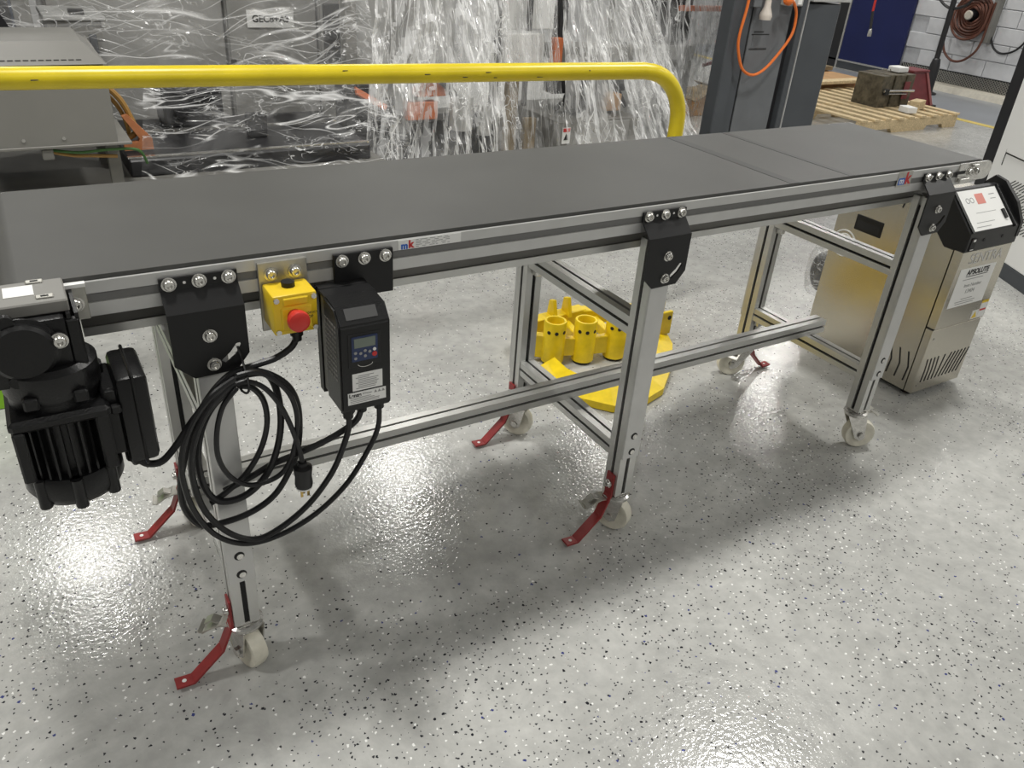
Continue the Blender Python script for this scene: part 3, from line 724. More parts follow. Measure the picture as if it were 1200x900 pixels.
for i in range(4): b.faces.new((va[i], va[(i + 1) % 4], vb[(i + 1) % 4], vb[i]))
obj('top_label', b, 'topl', hs)
b = NB(); box(b, -0.132, -0.074, -0.1232, -0.1215, 0.730, 0.792, 0.001); kp0 = obj('keypad_recess', b, 'dark', hs)
b = NB(); box(b, -0.126, -0.080, -0.1252, -0.1225, 0.741, 0.787, 0.001); kp = obj('keypad', b, 'keypad', vf)
b = NB(); box(b, -0.122, -0.085, -0.1262, -0.1250, 0.767, 0.784); obj('screen', b, 'lcd', kp)
b = NB()
for k, (x, z) in enumerate(((-0.120, 0.758), (-0.111, 0.756), (-0.103, 0.760), (-0.095, 0.757), (-0.120, 0.748), (-0.103, 0.750))): cyl(b, (x, -0.1262, z), (x, -0.125, z), 0.0027, seg=10)
pieces('key', b, 'inkg', kp)
b = NB(); cyl(b, (-0.0865, -0.1264, 0.751), (-0.0865, -0.125, 0.751), 0.0045, seg=14); obj('stop_key', b, 'redi', kp)
b = NB(); cyl(b, (-0.0865, -0.1264, 0.760), (-0.0865, -0.125, 0.760), 0.0030, seg=14); obj('run_key', b, 'paper', kp)
b = NB(); tube(b, [(-0.1025 + 0.013 * math.cos(a), -0.1235, 0.735 + 0.006 * math.sin(a)) for a in [math.pi * (1 + i / 10) for i in range(11)]], 0.0008, 6); obj('keypad_latch', b, 'zinc', hs)
b = NB(); box(b, -0.126, -0.072, -0.1228, -0.1215, 0.684, 0.717); l1 = obj('warning_label', b, 'paper', hs)
b = NB(); rr = random.Random(5)
for k in range(8): box(b, -0.120 + (0.004 if k % 3 else 0), -0.120 + rr.uniform(0.024, 0.042), -0.1231, -0.1228, 0.6875 + k * 0.0034, 0.6888 + k * 0.0034)
tag(obj('print', b, 'inkg', l1), kind='stuff')
b = NB(); box(b, -0.135, -0.066, -0.1228, -0.1215, 0.658, 0.681); l2 = obj('brand_label', b, 'paper', hs)
text('lettering', 'Lenze', 0.0095, 'ink', l2, front(-0.122, -0.1231, 0.6755), bold=0.0003); text('lettering', 'SMVector', 0.0042, 'inkg', l2, front(-0.100, -0.1231, 0.676))
b = NB(); rr = random.Random(6)
for k in range(4): box(b, -0.131, -0.131 + rr.uniform(0.03, 0.058), -0.1231, -0.1228, 0.6605 + k * 0.003, 0.6616 + k * 0.003)
for k in range(3): prism(b, [(-0.088 + k * 0.007, 0.6735), (-0.082 + k * 0.007, 0.6735), (-0.085 + k * 0.007, 0.679)], 'y', -0.1231, -0.1228)
tag(obj('print', b, 'inkg', l2), kind='stuff')
for (x, y) in ((-0.066, -0.090), (-0.098, -0.088), (-0.128, -0.100)):
    b = NB(); cyl(b, (x, y, 0.644), (x, y, 0.632), 0.0125, seg=12); cyl(b, (x, y, 0.633), (x, y, 0.620), 0.009, seg=12); obj('cable_gland', b, 'black', hs)

# ------------------------------------------------------------------ cables
def cable(name, label, pts, r, n=6, mat='rubber', closed=False, **kw):
    b = NB(); tube(b, spline(pts, n, closed), r, 8, closed)
    o = obj(name, b, mat, None, smooth=True, loc=tuple(pts[0])); tag(o, label, 'cable', **kw); return o
ESTOP = [(-0.192, -0.045, 0.765), (-0.204, -0.045, 0.747), (-0.232, -0.045, 0.733), (-0.267, -0.046, 0.728), (-0.304, -0.046, 0.721), (-0.336, -0.046, 0.696), (-0.366, -0.046, 0.654), (-0.39, -0.047, 0.599), (-0.409, -0.047, 0.534), (-0.41, -0.047, 0.479), (-0.389, -0.048, 0.434), (-0.35, -0.048, 0.425), (-0.3, -0.048, 0.431), (-0.256, -0.048, 0.455), (-0.224, -0.049, 0.503), (-0.205, -0.049, 0.554), (-0.2, -0.049, 0.625), (-0.212, -0.049, 0.672), (-0.239, -0.05, 0.704), (-0.273, -0.05, 0.722), (-0.301, -0.05, 0.719)]
MOTOR = [(-0.468, -0.055, 0.609), (-0.455, -0.055, 0.593), (-0.432, -0.056, 0.591), (-0.405, -0.056, 0.617), (-0.378, -0.056, 0.652), (-0.347, -0.056, 0.685), (-0.31, -0.057, 0.711), (-0.279, -0.057, 0.72), (-0.248, -0.057, 0.71), (-0.235, -0.057, 0.665), (-0.236, -0.058, 0.605), (-0.251, -0.058, 0.546), (-0.276, -0.058, 0.503), (-0.313, -0.058, 0.478), (-0.353, -0.059, 0.482), (-0.374, -0.059, 0.518), (-0.378, -0.059, 0.577), (-0.366, -0.059, 0.634), (-0.342, -0.06, 0.677), (-0.309, -0.06, 0.702)]
RINGB = [(-0.305, -0.075, 0.709), (-0.329, -0.075, 0.682), (-0.344, -0.075, 0.637), (-0.348, -0.075, 0.586), (-0.335, -0.075, 0.543), (-0.309, -0.075, 0.515), (-0.28, -0.075, 0.509), (-0.249, -0.075, 0.517), (-0.228, -0.075, 0.544), (-0.215, -0.075, 0.588), (-0.211, -0.075, 0.634), (-0.22, -0.075, 0.676), (-0.243, -0.075, 0.71), (-0.272, -0.075, 0.731), (-0.302, -0.075, 0.732)]
PLUG = [(-0.311, -0.07, 0.712), (-0.286, -0.072, 0.715), (-0.26, -0.073, 0.697), (-0.238, -0.075, 0.659), (-0.222, -0.077, 0.609), (-0.212, -0.078, 0.56), (-0.209, -0.08, 0.528)]
RINGC = [(-0.299, -0.06, 0.704), (-0.276, -0.059, 0.693), (-0.26, -0.057, 0.663), (-0.258, -0.056, 0.618), (-0.272, -0.054, 0.568), (-0.3, -0.053, 0.524), (-0.335, -0.051, 0.494), (-0.367, -0.05, 0.476)]
POWER_A = [(-0.066, -0.09, 0.630), (-0.068, -0.089, 0.577), (-0.091, -0.088, 0.526), (-0.134, -0.088, 0.465), (-0.194, -0.087, 0.417), (-0.26, -0.086, 0.392), (-0.321, -0.085, 0.393), (-0.369, -0.085, 0.429), (-0.399, -0.084, 0.493), (-0.409, -0.083, 0.568), (-0.4, -0.082, 0.624), (-0.376, -0.082, 0.674), (-0.343, -0.081, 0.71), (-0.307, -0.08, 0.73)]
POWER_B = [(-0.128, -0.1, 0.635), (-0.127, -0.098, 0.598), (-0.139, -0.095, 0.554), (-0.162, -0.093, 0.503), (-0.206, -0.091, 0.448), (-0.259, -0.088, 0.41), (-0.306, -0.086, 0.398), (-0.35, -0.084, 0.429), (-0.383, -0.082, 0.489), (-0.393, -0.079, 0.56), (-0.385, -0.077, 0.616), (-0.362, -0.075, 0.667), (-0.331, -0.072, 0.699), (-0.305, -0.07, 0.717)]
POWER_C = [(-0.098, -0.088, 0.628), (-0.106, -0.082, 0.598), (-0.133, -0.073, 0.574), (-0.171, -0.065, 0.554), (-0.216, -0.057, 0.538), (-0.256, -0.048, 0.523), (-0.295, -0.04, 0.501)]
cable('stop_cable', 'black cable looping down from the yellow stop box into the coil', ESTOP, 0.0058)
cable('motor_cable', 'thick black cable running from the motor terminal box into the coil', MOTOR, 0.0062)
cable('drive_cable', 'black cable hanging from the outer gland of the drive in the widest loop', POWER_A, 0.0050)
cable('drive_cable', 'black cable hanging from the gland under the drive labels into the coil', POWER_B, 0.0055)
cable('drive_cable', 'short black cable from the middle gland of the drive to the leg', POWER_C + [(-0.34, -0.036, 0.484)], 0.0058)
pc = thing('power_cord', 'coiled black power cord with a hanging black plug', 'cable', (-0.305, -0.07, 0.46))
b = NB(); tube(b, spline(PLUG, 6), 0.0046, 8); obj('hanging_end', b, 'rubber', pc, smooth=True)
b = NB(); tube(b, spline(RINGB, 6), 0.0046, 8); obj('coil', b, 'rubber', pc, smooth=True)
b = NB(); tube(b, spline(RINGC, 6), 0.0052, 8); obj('coil', b, 'rubber', pc, smooth=True)
b = NB(); lathe(b, [(0, 0.0), (0.0075, 0.0), (0.009, -0.006), (0.0165, -0.010), (0.0172, -0.014), (0.0150, -0.030), (0.0162, -0.046), (0.0150, -0.052), (0, -0.052)], (-0.2095, -0.08, 0.535), (0, 0, 1), 24); pg = obj('plug', b, 'rubber', pc, smooth=True)
b = NB(); cyl(b, (-0.2095, -0.08, 0.483), (-0.2095, -0.08, 0.4795), 0.0145, seg=20); obj('plug_face', b, 'paper', pg)
b = NB()
for dx, dy in ((-0.006, -0.003), (0.006, -0.003), (0.0, 0.006)): box(b, -0.2095 + dx - 0.0022, -0.2095 + dx + 0.0022, -0.08 + dy - 0.0008, -0.08 + dy + 0.0008, 0.461, 0.480)
pieces('prong', b, new_mat('brass', (0.65, 0.45, 0.15), 0.3, 0.9), pg)
b = NB(); tube(b, spline([(-0.288, -0.036, 0.764), (-0.286, -0.05, 0.745), (-0.288, -0.088, 0.722), (-0.292, -0.090, 0.705), (-0.296, -0.06, 0.698), (-0.296, -0.040, 0.72)], 5), 0.0020, 6)
tag(obj('cable_tie', b, 'black', None, loc=(-0.288, -0.036, 0.70)), 'thin black cable tie holding the coil on the bracket slot', 'cable tie')

# ------------------------------------------------------------------ yellow guard rail
def gy(x): return 1.291 - 0.0798 * (x + 0.527)
GZ, GR, XP = 0.95, 0.029, 1.655
pts = [(-2.4, gy(-2.4), 0.0), (-2.4, gy(-2.4), GZ - 0.2)]
for i in range(1, 9):
    a = math.pi / 2 * i / 9; pts.append((-2.4 + 0.2 * (1 - math.cos(a)), gy(-2.4), GZ - 0.2 + 0.2 * math.sin(a)))
for i in range(13): x = -2.2 + (XP - 0.19 + 2.2) * i / 12; pts.append((x, gy(x), GZ))
for i in range(1, 11):
    a = math.pi / 2 * i / 10; pts.append((XP - 0.19 + 0.19 * math.sin(a), gy(XP), GZ - 0.19 * (1 - math.cos(a))))
pts += [(XP, gy(XP), 0.5), (XP, gy(XP), 0.0)]
gr = thing('guard_rail', 'yellow bent pipe guard rail behind the conveyor', 'guard rail', (0, gy(0), 0))
b = NB(); tube(b, pts, GR, 20); obj('pipe', b, 'yellow', gr, smooth=True)
b = NB(); rr = random.Random(11)
for x in (-0.46, 0.36, 0.62, 0.75, 0.83, 0.86, 1.02, 1.22):
    an = rr.uniform(-0.5, 0.6); y = gy(x) - (GR + 0.0001) * math.cos(an); z = GZ + (GR + 0.0001) * math.sin(an)
    cyl(b, (x, y, z), (x + rr.uniform(0.004, 0.03), gy(x) - (GR + 0.0001) * math.cos(an), z), 0.0016, seg=6)
tag(obj('scuff', b, 'ink', gr), kind='stuff')

# ------------------------------------------------------------------ yellow fixture on the floor
fx = thing('steel_fixture', 'yellow enamelled steel fixture with upright tube sockets lying on the floor', 'fixture', (1.15, 0.75, 0))
ring_o = [(0.900, 0.800), (0.885, 0.700), (0.910, 0.560), (0.985, 0.470), (1.10, 0.455), (1.215, 0.490), (1.345, 0.600), (1.47, 0.740), (1.53, 0.86)]
ring_i = [(0.965, 0.800), (0.960, 0.715), (0.985, 0.620), (1.03, 0.560), (1.10, 0.540), (1.19, 0.560), (1.30, 0.650), (1.41, 0.760), (1.47, 0.87)]
b = NB()
vo = [[b.verts.new((x, y, z)) for x, y in ring_o] for z in (0.004, 0.030)]; vi = [[b.verts.new((x, y, z)) for x, y in ring_i] for z in (0.020, 0.052)]
for i in range(len(ring_o) - 1):
    b.faces.new((vo[1][i], vo[1][i + 1], vi[1][i + 1], vi[1][i])); b.faces.new((vo[0][i], vo[0][i + 1], vo[1][i + 1], vo[1][i]))
    b.faces.new((vi[0][i], vi[0][i + 1], vi[1][i + 1], vi[1][i])); b.faces.new((vo[0][i], vo[0][i + 1], vi[0][i + 1], vi[0][i]))
b.faces.new((vo[0][0], vo[1][0], vi[1][0], vi[0][0])); b.faces.new((vo[0][-1], vo[1][-1], vi[1][-1], vi[0][-1]))
obj('base_ring', b, 'cast', fx)
TS = [(0.992, 0.852), (1.100, 0.815), (1.225, 0.790), (1.360, 0.800)]
def beam(bm, p, q, z0, z1, wd):
    p = Vector((*p, 0)); q = Vector((*q, 0)); d = (q - p); L_ = d.length; an = math.atan2(d.y, d.x)
    box(bm, 0, L_, -wd / 2, wd / 2, z0, z1, 0.003, mat=Matrix.Translation(p) @ Matrix.Rotation(an, 4, 'Z'))
b = NB()
for p, q in zip(TS, TS[1:]): beam(b, p, q, 0.030, 0.100, 0.028)
beam(b, (0.93, 0.90), TS[0], 0.02, 0.11, 0.03); beam(b, TS[-1], (1.48, 0.87), 0.03, 0.1, 0.03)
obj('web', b, 'cast', fx)
for (x, y) in TS:
    b = NB(); lathe(b, [(0.041, 0.012), (0.041, 0.166), (0.039, 0.170), (0.032, 0.170), (0.030, 0.166), (0.030, 0.090), (0, 0.090)], (x, y, 0), (0, 0, 1), 28)
    lathe(b, [(0, 0.012), (0.041, 0.012)], (x, y, 0), (0, 0, 1), 28); tb = obj('tube_socket', b, 'cast', fx, smooth=True)
    b = NB()
    for an in (205, 245, 290):
        q = math.radians(an); d = Vector((math.cos(q), math.sin(q), 0)); cyl(b, Vector((x, y, 0.135)) + d * 0.0395, Vector((x, y, 0.135)) + d * 0.0415, 0.007, seg=10)
    pieces('pin_hole', b, 'dark', tb)
    b = NB(); lathe(b, [(0, 0.0), (0.034, 0.0), (0.034, 0.013), (0, 0.013)], (x, y, 0), (0, 0, 1), 20); obj('socket_foot', b, 'dark', tb)
b = NB(); beam(b, (0.94, 0.98), (1.22, 1.00), 0.06, 0.12, 0.05); beam(b, (1.2, 1.0), (1.47, 0.92), 0.06, 0.115, 0.05); beam(b, (0.93, 0.90), (0.94, 0.99), 0.02, 0.11, 0.04); beam(b, (1.10, 0.83), (1.13, 0.99), 0.05, 0.09, 0.03)
beam(b, (1.23, 0.81), (1.25, 0.98), 0.05, 0.09, 0.03)
for p in ((0.94, 0.98), (1.22, 1.0), (1.47, 0.92)): beam(b, (p[0] - 0.02, p[1]), (p[0] + 0.02, p[1]), 0.0, 0.07, 0.04)
obj('rear_frame', b, 'cast', fx)
for x in (1.06, 1.125):
    b = NB(); prism(b, [(0.955, 0.11), (1.01, 0.11), (1.0, 0.175), (0.975, 0.182)], 'x', x, x + 0.015); obj('lug', b, 'cast', fx)
b = NB(); box(b, 1.435, 1.505, 0.80, 0.815, 0.04, 0.135, 0.002); box(b, 1.435, 1.505, 0.80, 0.87, 0.04, 0.055, 0.002); box(b, 1.455, 1.485, 0.83, 0.845, 0.05, 0.165, 0.002); lg = obj('end_lug', b, 'cast', fx)
b = NB(); cyl(b, (1.488, 0.7985, 0.11), (1.488, 0.8005, 0.11), 0.009, seg=10); cyl(b, (1.47, 0.8285, 0.145), (1.47, 0.8305, 0.145), 0.009, seg=10); pieces('pin_hole', b, 'dark', lg)

# ------------------------------------------------------------------ mould temperature unit
HX0, HX1, HY0, HY1 = 2.03, 2.31, 0.09, 0.585
hu = thing('temperature_unit', 'stainless steel mould temperature unit with a black console', 'machine', ((HX0 + HX1) / 2, (HY0 + HY1) / 2, 0))
b = NB(); box(b, HX0, HX1, HY0 + 0.004, HY0 + 0.034, 0.022, 0.272, 0.002); lo_ = obj('lower_body', b, 'inox', hu)
b = NB(); prism(b, [(HY0 + 0.036, 0.022), (HY1, 0.022), (HY1, 0.70), (HY0 + 0.155, 0.70), (HY0 + 0.115, 0.60), (HY0 + 0.068, 0.553), (HY0 + 0.036, 0.553)], 'x', HX0, HX1); up_ = obj('body', b, 'inox', hu)
b = NB(); box(b, HX0 + 0.0, HX1, HY0, HY0 + 0.0335, 0.276, 0.557, 0.002); fp = obj('front_panel', b, 'inox', hu)
b = NB(); box(b, HX0 + 0.002, HX1 - 0.002, HY0 + 0.008, HY0 + 0.03, 0.270, 0.278); obj('seam', b, 'dark', hu)
b = NB(); box(b, HX0 + 0.015, HX1 - 0.015, HY0 + 0.02, HY1 - 0.02, 0.012, 0.024); obj('base', b, 'dark', hu)
for x in (HX0 + 0.05, HX1 - 0.05):
    for y in (HY0 + 0.05, HY1 - 0.05):
        b = NB(); cyl(b, (x, y, 0), (x, y, 0.016), 0.024, seg=14); obj('foot', b, 'black', hu)
# slots: chevrons
def slots(n, parent, segs, mat='dark'):
    for i in range(n):
        b = NB()
        for (p, q) in segs(i): ribbon(b, [p, q], (0.004, 0, 0) if abs(p[0] - q[0]) < 1e-6 and abs(p[1] - HY0) < 0.02 else ((0, 0.005, 0) if abs(p[0] - q[0]) < 1e-6 else (0.004, 0, 0.0)), 0.0016)
        obj('vent_slot', b, mat, parent)
def front_seg(i):
    x = HX0 + 0.035 + i * 0.021; lean = (i >= 4) * 0.022 * min(1, (i - 3) / 2)
    return [((x, HY0 + 0.0035, 0.062), (x + 0.002 + lean * 0.5, HY0 + 0.0035, 0.105)), ((x + 0.002 + lean * 0.5, HY0 + 0.0035, 0.105), (x - 0.004 + lean * 1.6, HY0 + 0.0035, 0.155))]
slots(11, lo_, front_seg)
def side_seg(i):
    y = HY0 + 0.05 + i * 0.035
    return [((HX0 - 0.0005, y, 0.055), (HX0 - 0.0005, y - 0.004, 0.11)), ((HX0 - 0.0005, y - 0.004, 0.11), (HX0 - 0.0005, y + 0.012, 0.165))]
slots(4, up_, side_seg)
slots(6, up_, lambda i: [((HX0 - 0.0005, HY0 + 0.19 + i * 0.032, 0.628), (HX0 - 0.0005, HY0 + 0.183 + i * 0.032, 0.675))])
# recessed handle
b = NB(); box(b, HX0 - 0.003, HX0 + 0.004, 0.392, 0.505, 0.500, 0.556, 0.002); h_ = obj('recessed_handle', b, 'black', up_)
b = NB(); box(b, HX0 - 0.0036, HX0, 0.402, 0.495, 0.510, 0.537); obj('handle_recess', b, 'dark', h_)
# white script mark on the side: rings and a wavy line
b = NB()
for rad in (0.048, 0.034): tube(b, [(HX0 - 0.0008, 0.528 + rad * math.cos(a), 0.437 + rad * math.sin(a)) for a in [i * 2 * math.pi / 28 for i in range(28)]], 0.0028, 6, True)
tube(b, spline([(HX0 - 0.0008, 0.490 - i * 0.0075, 0.455 + 0.006 * math.sin(i * 2.1)) for i in range(30)], 3), 0.0025, 6)
obj('script_mark', b, 'paper', up_)
# console
b = NB(); prism(b, [(HY0 - 0.004, 0.557), (HY0 + 0.07, 0.553), (HY0 + 0.12, 0.60), (HY0 + 0.16, 0.704), (HY0 + 0.125, 0.730), (HY0 + 0.105, 0.728), (HY0 - 0.004, 0.622)], 'x', HX0 - 0.004, HX1 + 0.004)
bmesh.ops.bevel(b, geom=b.edges[:], offset=0.003, segments=1, affect='EDGES'); con = obj('console', b, 'black', hu)
dn = Vector((0, 0.109, 0.106)).normalized(); nn = Vector((0, -0.106, 0.109)).normalized()
def on_con(x, t, off=0.0):
    return Vector((x, HY0 - 0.004, 0.622)) + Vector((0, 0.109, 0.106)) * t + nn * off
def con_quad(bm, xa, xb, ta, tb, off, th=0.0006):
    A = [bm.verts.new(on_con(x, t, off + th)) for x, t in ((xa, ta), (xb, ta), (xb, tb), (xa, tb))]; B = [bm.verts.new(on_con(x, t, off)) for x, t in ((xa, ta), (xb, ta), (xb, tb), (xa, tb))]
    bm.faces.new(A); bm.faces.new(B[::-1])
    for i in range(4): bm.faces.new((A[i], A[(i + 1) % 4], B[(i + 1) % 4], B[i]))
b = NB(); con_quad(b, HX0 + 0.018, HX1 - 0.048, 0.03, 0.97, 0.0002); cp = tag(obj('control_panel', b, 'paper', con), 'white sloping control panel')
b = NB(); con_quad(b, HX0 + 0.10, HX0 + 0.145, 0.62, 0.86, 0.0009); obj('display', b, new_mat('pale_red', (0.62, 0.20, 0.16), 0.4), cp)
b = NB(); con_quad(b, HX1 - 0.075, HX1 - 0.062, 0.20, 0.42, 0.0009, 0.006); obj('rocker_switch', b, 'dark', cp)
text('lettering', 'OO', 0.028, 'inkg', cp, frame(on_con(HX0 + 0.065, 0.72, 0.001), (1, 0, 0), dn))
b = NB()
for xa, xb, ta, tb in ((0.02, 0.10, 0.1, 0.115), (0.03, 0.13, 0.2, 0.212), (0.16, 0.19, 0.8, 0.82), (0.16, 0.19, 0.7, 0.715), (0.05, 0.16, 0.42, 0.43)): con_quad(b, HX0 + 0.018 + xa, HX0 + 0.018 + xb, ta, tb, 0.0009, 0.0003)
tag(obj('print', b, 'inkg', cp), kind='stuff')
b = NB(); con_quad(b, HX1 - 0.044, HX1 - 0.040, -0.02, 1.0, -0.002, 0.010); con_quad(b, HX0 + 0.002, HX0 + 0.014, 0.0, 1.0, -0.001, 0.005); obj('console_rim', b, 'black', con)
b = NB(); prism(b, [(HY0 - 0.006, 0.58), (HY0 + 0.12, 0.60), (HY0 + 0.16, 0.72), (HY0 + 0.13, 0.752), (HY0 + 0.09, 0.742), (HY0 + 0.03, 0.69), (HY0 - 0.006, 0.63)], 'x', HX1 - 0.010, HX1 + 0.006); obj('side_fin', b, 'black', con)
b = NB(); box(b, HX0 + 0.012, HX0 + 0.040, HY0 - 0.0066, HY0 - 0.004, 0.560, 0.604, 0.001); sw = obj('mains_switch', b, 'dark', con)
b = NB(); box(b, HX0 + 0.017, HX0 + 0.035, HY0 - 0.0072, HY0 - 0.0064, 0.564, 0.567); box(b, HX0 + 0.022, HX0 + 0.034, HY0 - 0.0072, HY0 - 0.0064, 0.592, 0.600); pieces('switch_mark', b, 'paper', sw)
b = NB(); 
for xx in (HX0 + 0.085, HX0 + 0.19): cyl(b, (xx, HY0 - 0.0055, 0.592), (xx, HY0 - 0.0035, 0.592), 0.006, seg=12)
pieces('console_screw', b, 'dark', con)
# front labels
text('lettering', 'SENTRA', 0.052, 'plate', fp, front(HX0 + 0.145, HY0 - 0.0006, 0.524))
b = NB(); box(b, HX0 + 0.022, HX0 + 0.225, HY0 - 0.0012, HY0, 0.352, 0.494); ns = tag(obj('notice', b, 'paper', fp), 'white notice headed ABSOLUTE')
text('lettering', 'ABSOLUTE', 0.026, 'ink', ns, front(HX0 + 0.128, HY0 - 0.0015, 0.476), bold=0.0011)
b = NB(); box(b, HX0 + 0.065, HX0 + 0.19, HY0 - 0.0016, HY0 - 0.0012, 0.461, 0.4635); obj('underline', b, 'ink', ns)
text('lettering', 'Item Number', 0.018, 'inkg', ns, front(HX0 + 0.125, HY0 - 0.0015, 0.428)); text('lettering', '13404', 0.022, 'inkg', ns, front(HX0 + 0.120, HY0 - 0.0015, 0.405))
b = NB()
for xa, xb, z in ((0.055, 0.17, 0.45), (0.085, 0.15, 0.377), (0.055, 0.17, 0.368), (0.06, 0.165, 0.360)): box(b, HX0 + xa, HX0 + xb, HY0 - 0.0015, HY0 - 0.0012, z, z + 0.0025)
tag(obj('print', b, 'inkg', ns), kind='stuff')
b = NB(); box(b, HX0 + 0.195, HX0 + 0.232, HY0 - 0.0012, HY0, 0.282, 0.315); wl = obj('warning_label', b, 'paper', fp)
b = NB(); prism(b, [(HX0 + 0.199, 0.286), (HX0 + 0.228, 0.286), (HX0 + 0.2135, 0.311)], 'y', HY0 - 0.0016, HY0 - 0.0012); wt = obj('warning_triangle', b, 'yellowp', wl)
b = NB(); box(b, HX0 + 0.234, HX0 + 0.274, HY0 - 0.0012, HY0, 0.282, 0.345); wl = obj('warning_label', b, 'paper', fp)
b = NB(); box(b, HX0 + 0.234, HX0 + 0.274, HY0 - 0.0016, HY0 - 0.0012, 0.338, 0.348); obj('yellow_band', b, 'yellowp', wl)
b = NB(); box(b, HX0 + 0.236, HX0 + 0.272, HY0 - 0.0016, HY0 - 0.0012, 0.308, 0.315); obj('red_band', b, 'redi', wl)
b = NB(); cyl(b, (HX0 + 0.022, HY0 + 0.0045, 0.235), (HX0 + 0.022, HY0 + 0.0025, 0.235), 0.004, seg=10); cyl(b, (HX0 + 0.02, HY0 + 0.0045, 0.05), (HX0 + 0.02, HY0 + 0.0025, 0.05), 0.004, seg=10); pieces('panel_screw', b, 'zinc', lo_)
# bagged hose at the back of the unit
b = NB(); tube(b, spline([(2.12, 0.60, 0.33), (2.09, 0.635, 0.325), (2.085, 0.645, 0.27), (2.10, 0.63, 0.22), (2.14, 0.59, 0.21)], 6), 0.028, 12); obj('hose_elbow', b, 'rubber', hu, smooth=True)
b = NB()
lathe(b, [(0.02, 0), (0.05, 0.02), (0.06, 0.08), (0.06, 0.15), (0.045, 0.20), (0.02, 0.22)], (2.105, 0.64, 0.17), (0, 0, 1), 20)
uvl = b.loops.layers.uv.new('UVMap')
for v in b.verts: v.co += Vector((noise.noise(v.co * 40), noise.noise(v.co * 41 + Vector((3, 0, 0))), 0)) * 0.012
for f in b.faces:
    for l in f.loops: l[uvl].uv = (l.vert.co.x * 5 + l.vert.co.y * 5, l.vert.co.z * 5)
obj('plastic_bag', b, 'clear', hu, smooth=True)

# ------------------------------------------------------------------ white machine on the right
wm_ = thing('white_machine', 'white painted machine cabinet with slanted vent slots and dark plinth', 'machine', (3.468, 0.492, 0), math.atan2(0.8715, 0.4904))
b = NB(); box(b, -1.3, 0.60, -0.80, 0.0, 0.072, 1.15, 0.004); wb = obj('cabinet', b, 'white', wm_, local=True)
b = NB(); box(b, -1.3, 0.59, -0.79, 0.004, 0.0, 0.072); obj('plinth', b, 'column', wm_, local=True)
b = NB(); box(b, 0.605, 0.70, -0.10, -0.005, 0.0, 1.2, 0.003); obj('corner_post', b, 'machdk', wm_, local=True)
b = NB(); box(b, -1.2, 0.517, -0.001, 0.006, 0.545, 1.10, 0.003); obj('upper_panel', b, 'white', wm_, local=True)
b = NB(); box(b, -1.2, 0.5225, -0.001, 0.0012, 0.538, 0.545); box(b, 0.517, 0.523, -0.001, 0.0012, 0.480, 0.56); obj('panel_gap', b, 'dark', wm_, local=True)
b = NB(); ribbon(b, [(0.0245, 0.0008, -0.0185), (-0.0245, 0.0008, 0.0185)], (0.0027, 0, 0.0036), 0.0016); vs_me = mesh_only('vent_slot', b, 'dark')
Wm = wmat(wm_)
for r_ in range(5):
    for c_ in range(11): inst('vent_slot', vs_me, wm_, Wm @ Matrix.Translation((0.392 - c_ * 0.025, 0, 0.4245 - r_ * 0.044)))

# ------------------------------------------------------------------ machine column
mc = thing('machine_column', 'dark slate machine column with a lighter recessed panel', 'machine', (3.5, 2.6, 0))
b = NB(); box(b, 3.13, 3.225, 2.40, 2.50, 0, 2.6, 0.006); obj('upright', b, 'column', mc)
b = NB(); box(b, 3.22, 3.30, 2.415, 2.55, 0, 2.6, 0.006); obj('upright', b, 'column', mc)
b = NB(); box(b, 3.295, 3.33, 2.47, 2.6, 0, 2.6); obj('channel', b, 'machdk', mc)
b = NB(); box(b, 3.325, 3.645, 2.43, 2.66, 0, 2.6, 0.003); pn = obj('panel', b, 'colpanel', mc)
b = NB(); box(b, 3.64, 3.70, 2.455, 2.66, 0, 2.6); obj('channel', b, 'machdk', mc)
b = NB(); box(b, 3.70, 3.745, 2.41, 2.66, 0, 2.6, 0.004); obj('upright', b, 'column', mc)
b = NB(); box(b, 3.745, 3.752, 2.405, 2.42, 0, 2.6); obj('edge_strip', b, 'machlt', mc)
b = NB(); prism(b, [(3.752, 2.42), (3.98, 2.36), (4.06, 2.42), (4.06, 2.68), (3.752, 2.68)], 'z', 0, 1.06); obj('side_cover', b, 'column', mc)
b = NB(); box(b, 3.76, 4.10, 2.38, 2.6, 1.075, 1.10, 0.003); box(b, 3.76, 4.10, 2.38, 2.6, 1.115, 1.16, 0.003); obj('shelf', b, 'machlt', mc)
b = NB(); box(b, 3.36, 3.485, 2.4285, 2.431, 0.815, 0.885); pl_ = obj('rating_plate', b, 'colpanel', pn)
b = NB(); box(b, 3.345, 3.49, 2.4275, 2.4305, 0.886, 0.891); box(b, 3.345, 3.49, 2.4275, 2.4305, 0.805, 0.811); box(b, 3.36, 3.44, 2.4275, 2.4305, 0.900, 0.906); pieces('plate_edge', b, 'ink', pl_)
b = NB(); box(b, 3.27, 3.335, 2.385, 2.43, 1.04, 1.12, 0.003); obj('bracket', b, 'colpanel', mc)
b = NB(); box(b, 3.53, 3.66, 2.37, 2.43, 1.05, 1.14, 0.004); ob_ = obj('outlet_box', b, 'machlt', mc)
b = NB(); box(b, 3.55, 3.58, 2.365, 2.372, 1.06, 1.09); box(b, 3.61, 3.64, 2.365, 2.372, 1.06, 1.09); pieces('socket', b, 'paper', ob_)
oc = thing('extension_cord', 'orange extension cord hanging in a loop on the dark column', 'cable', (3.4, 2.37, 0.66))
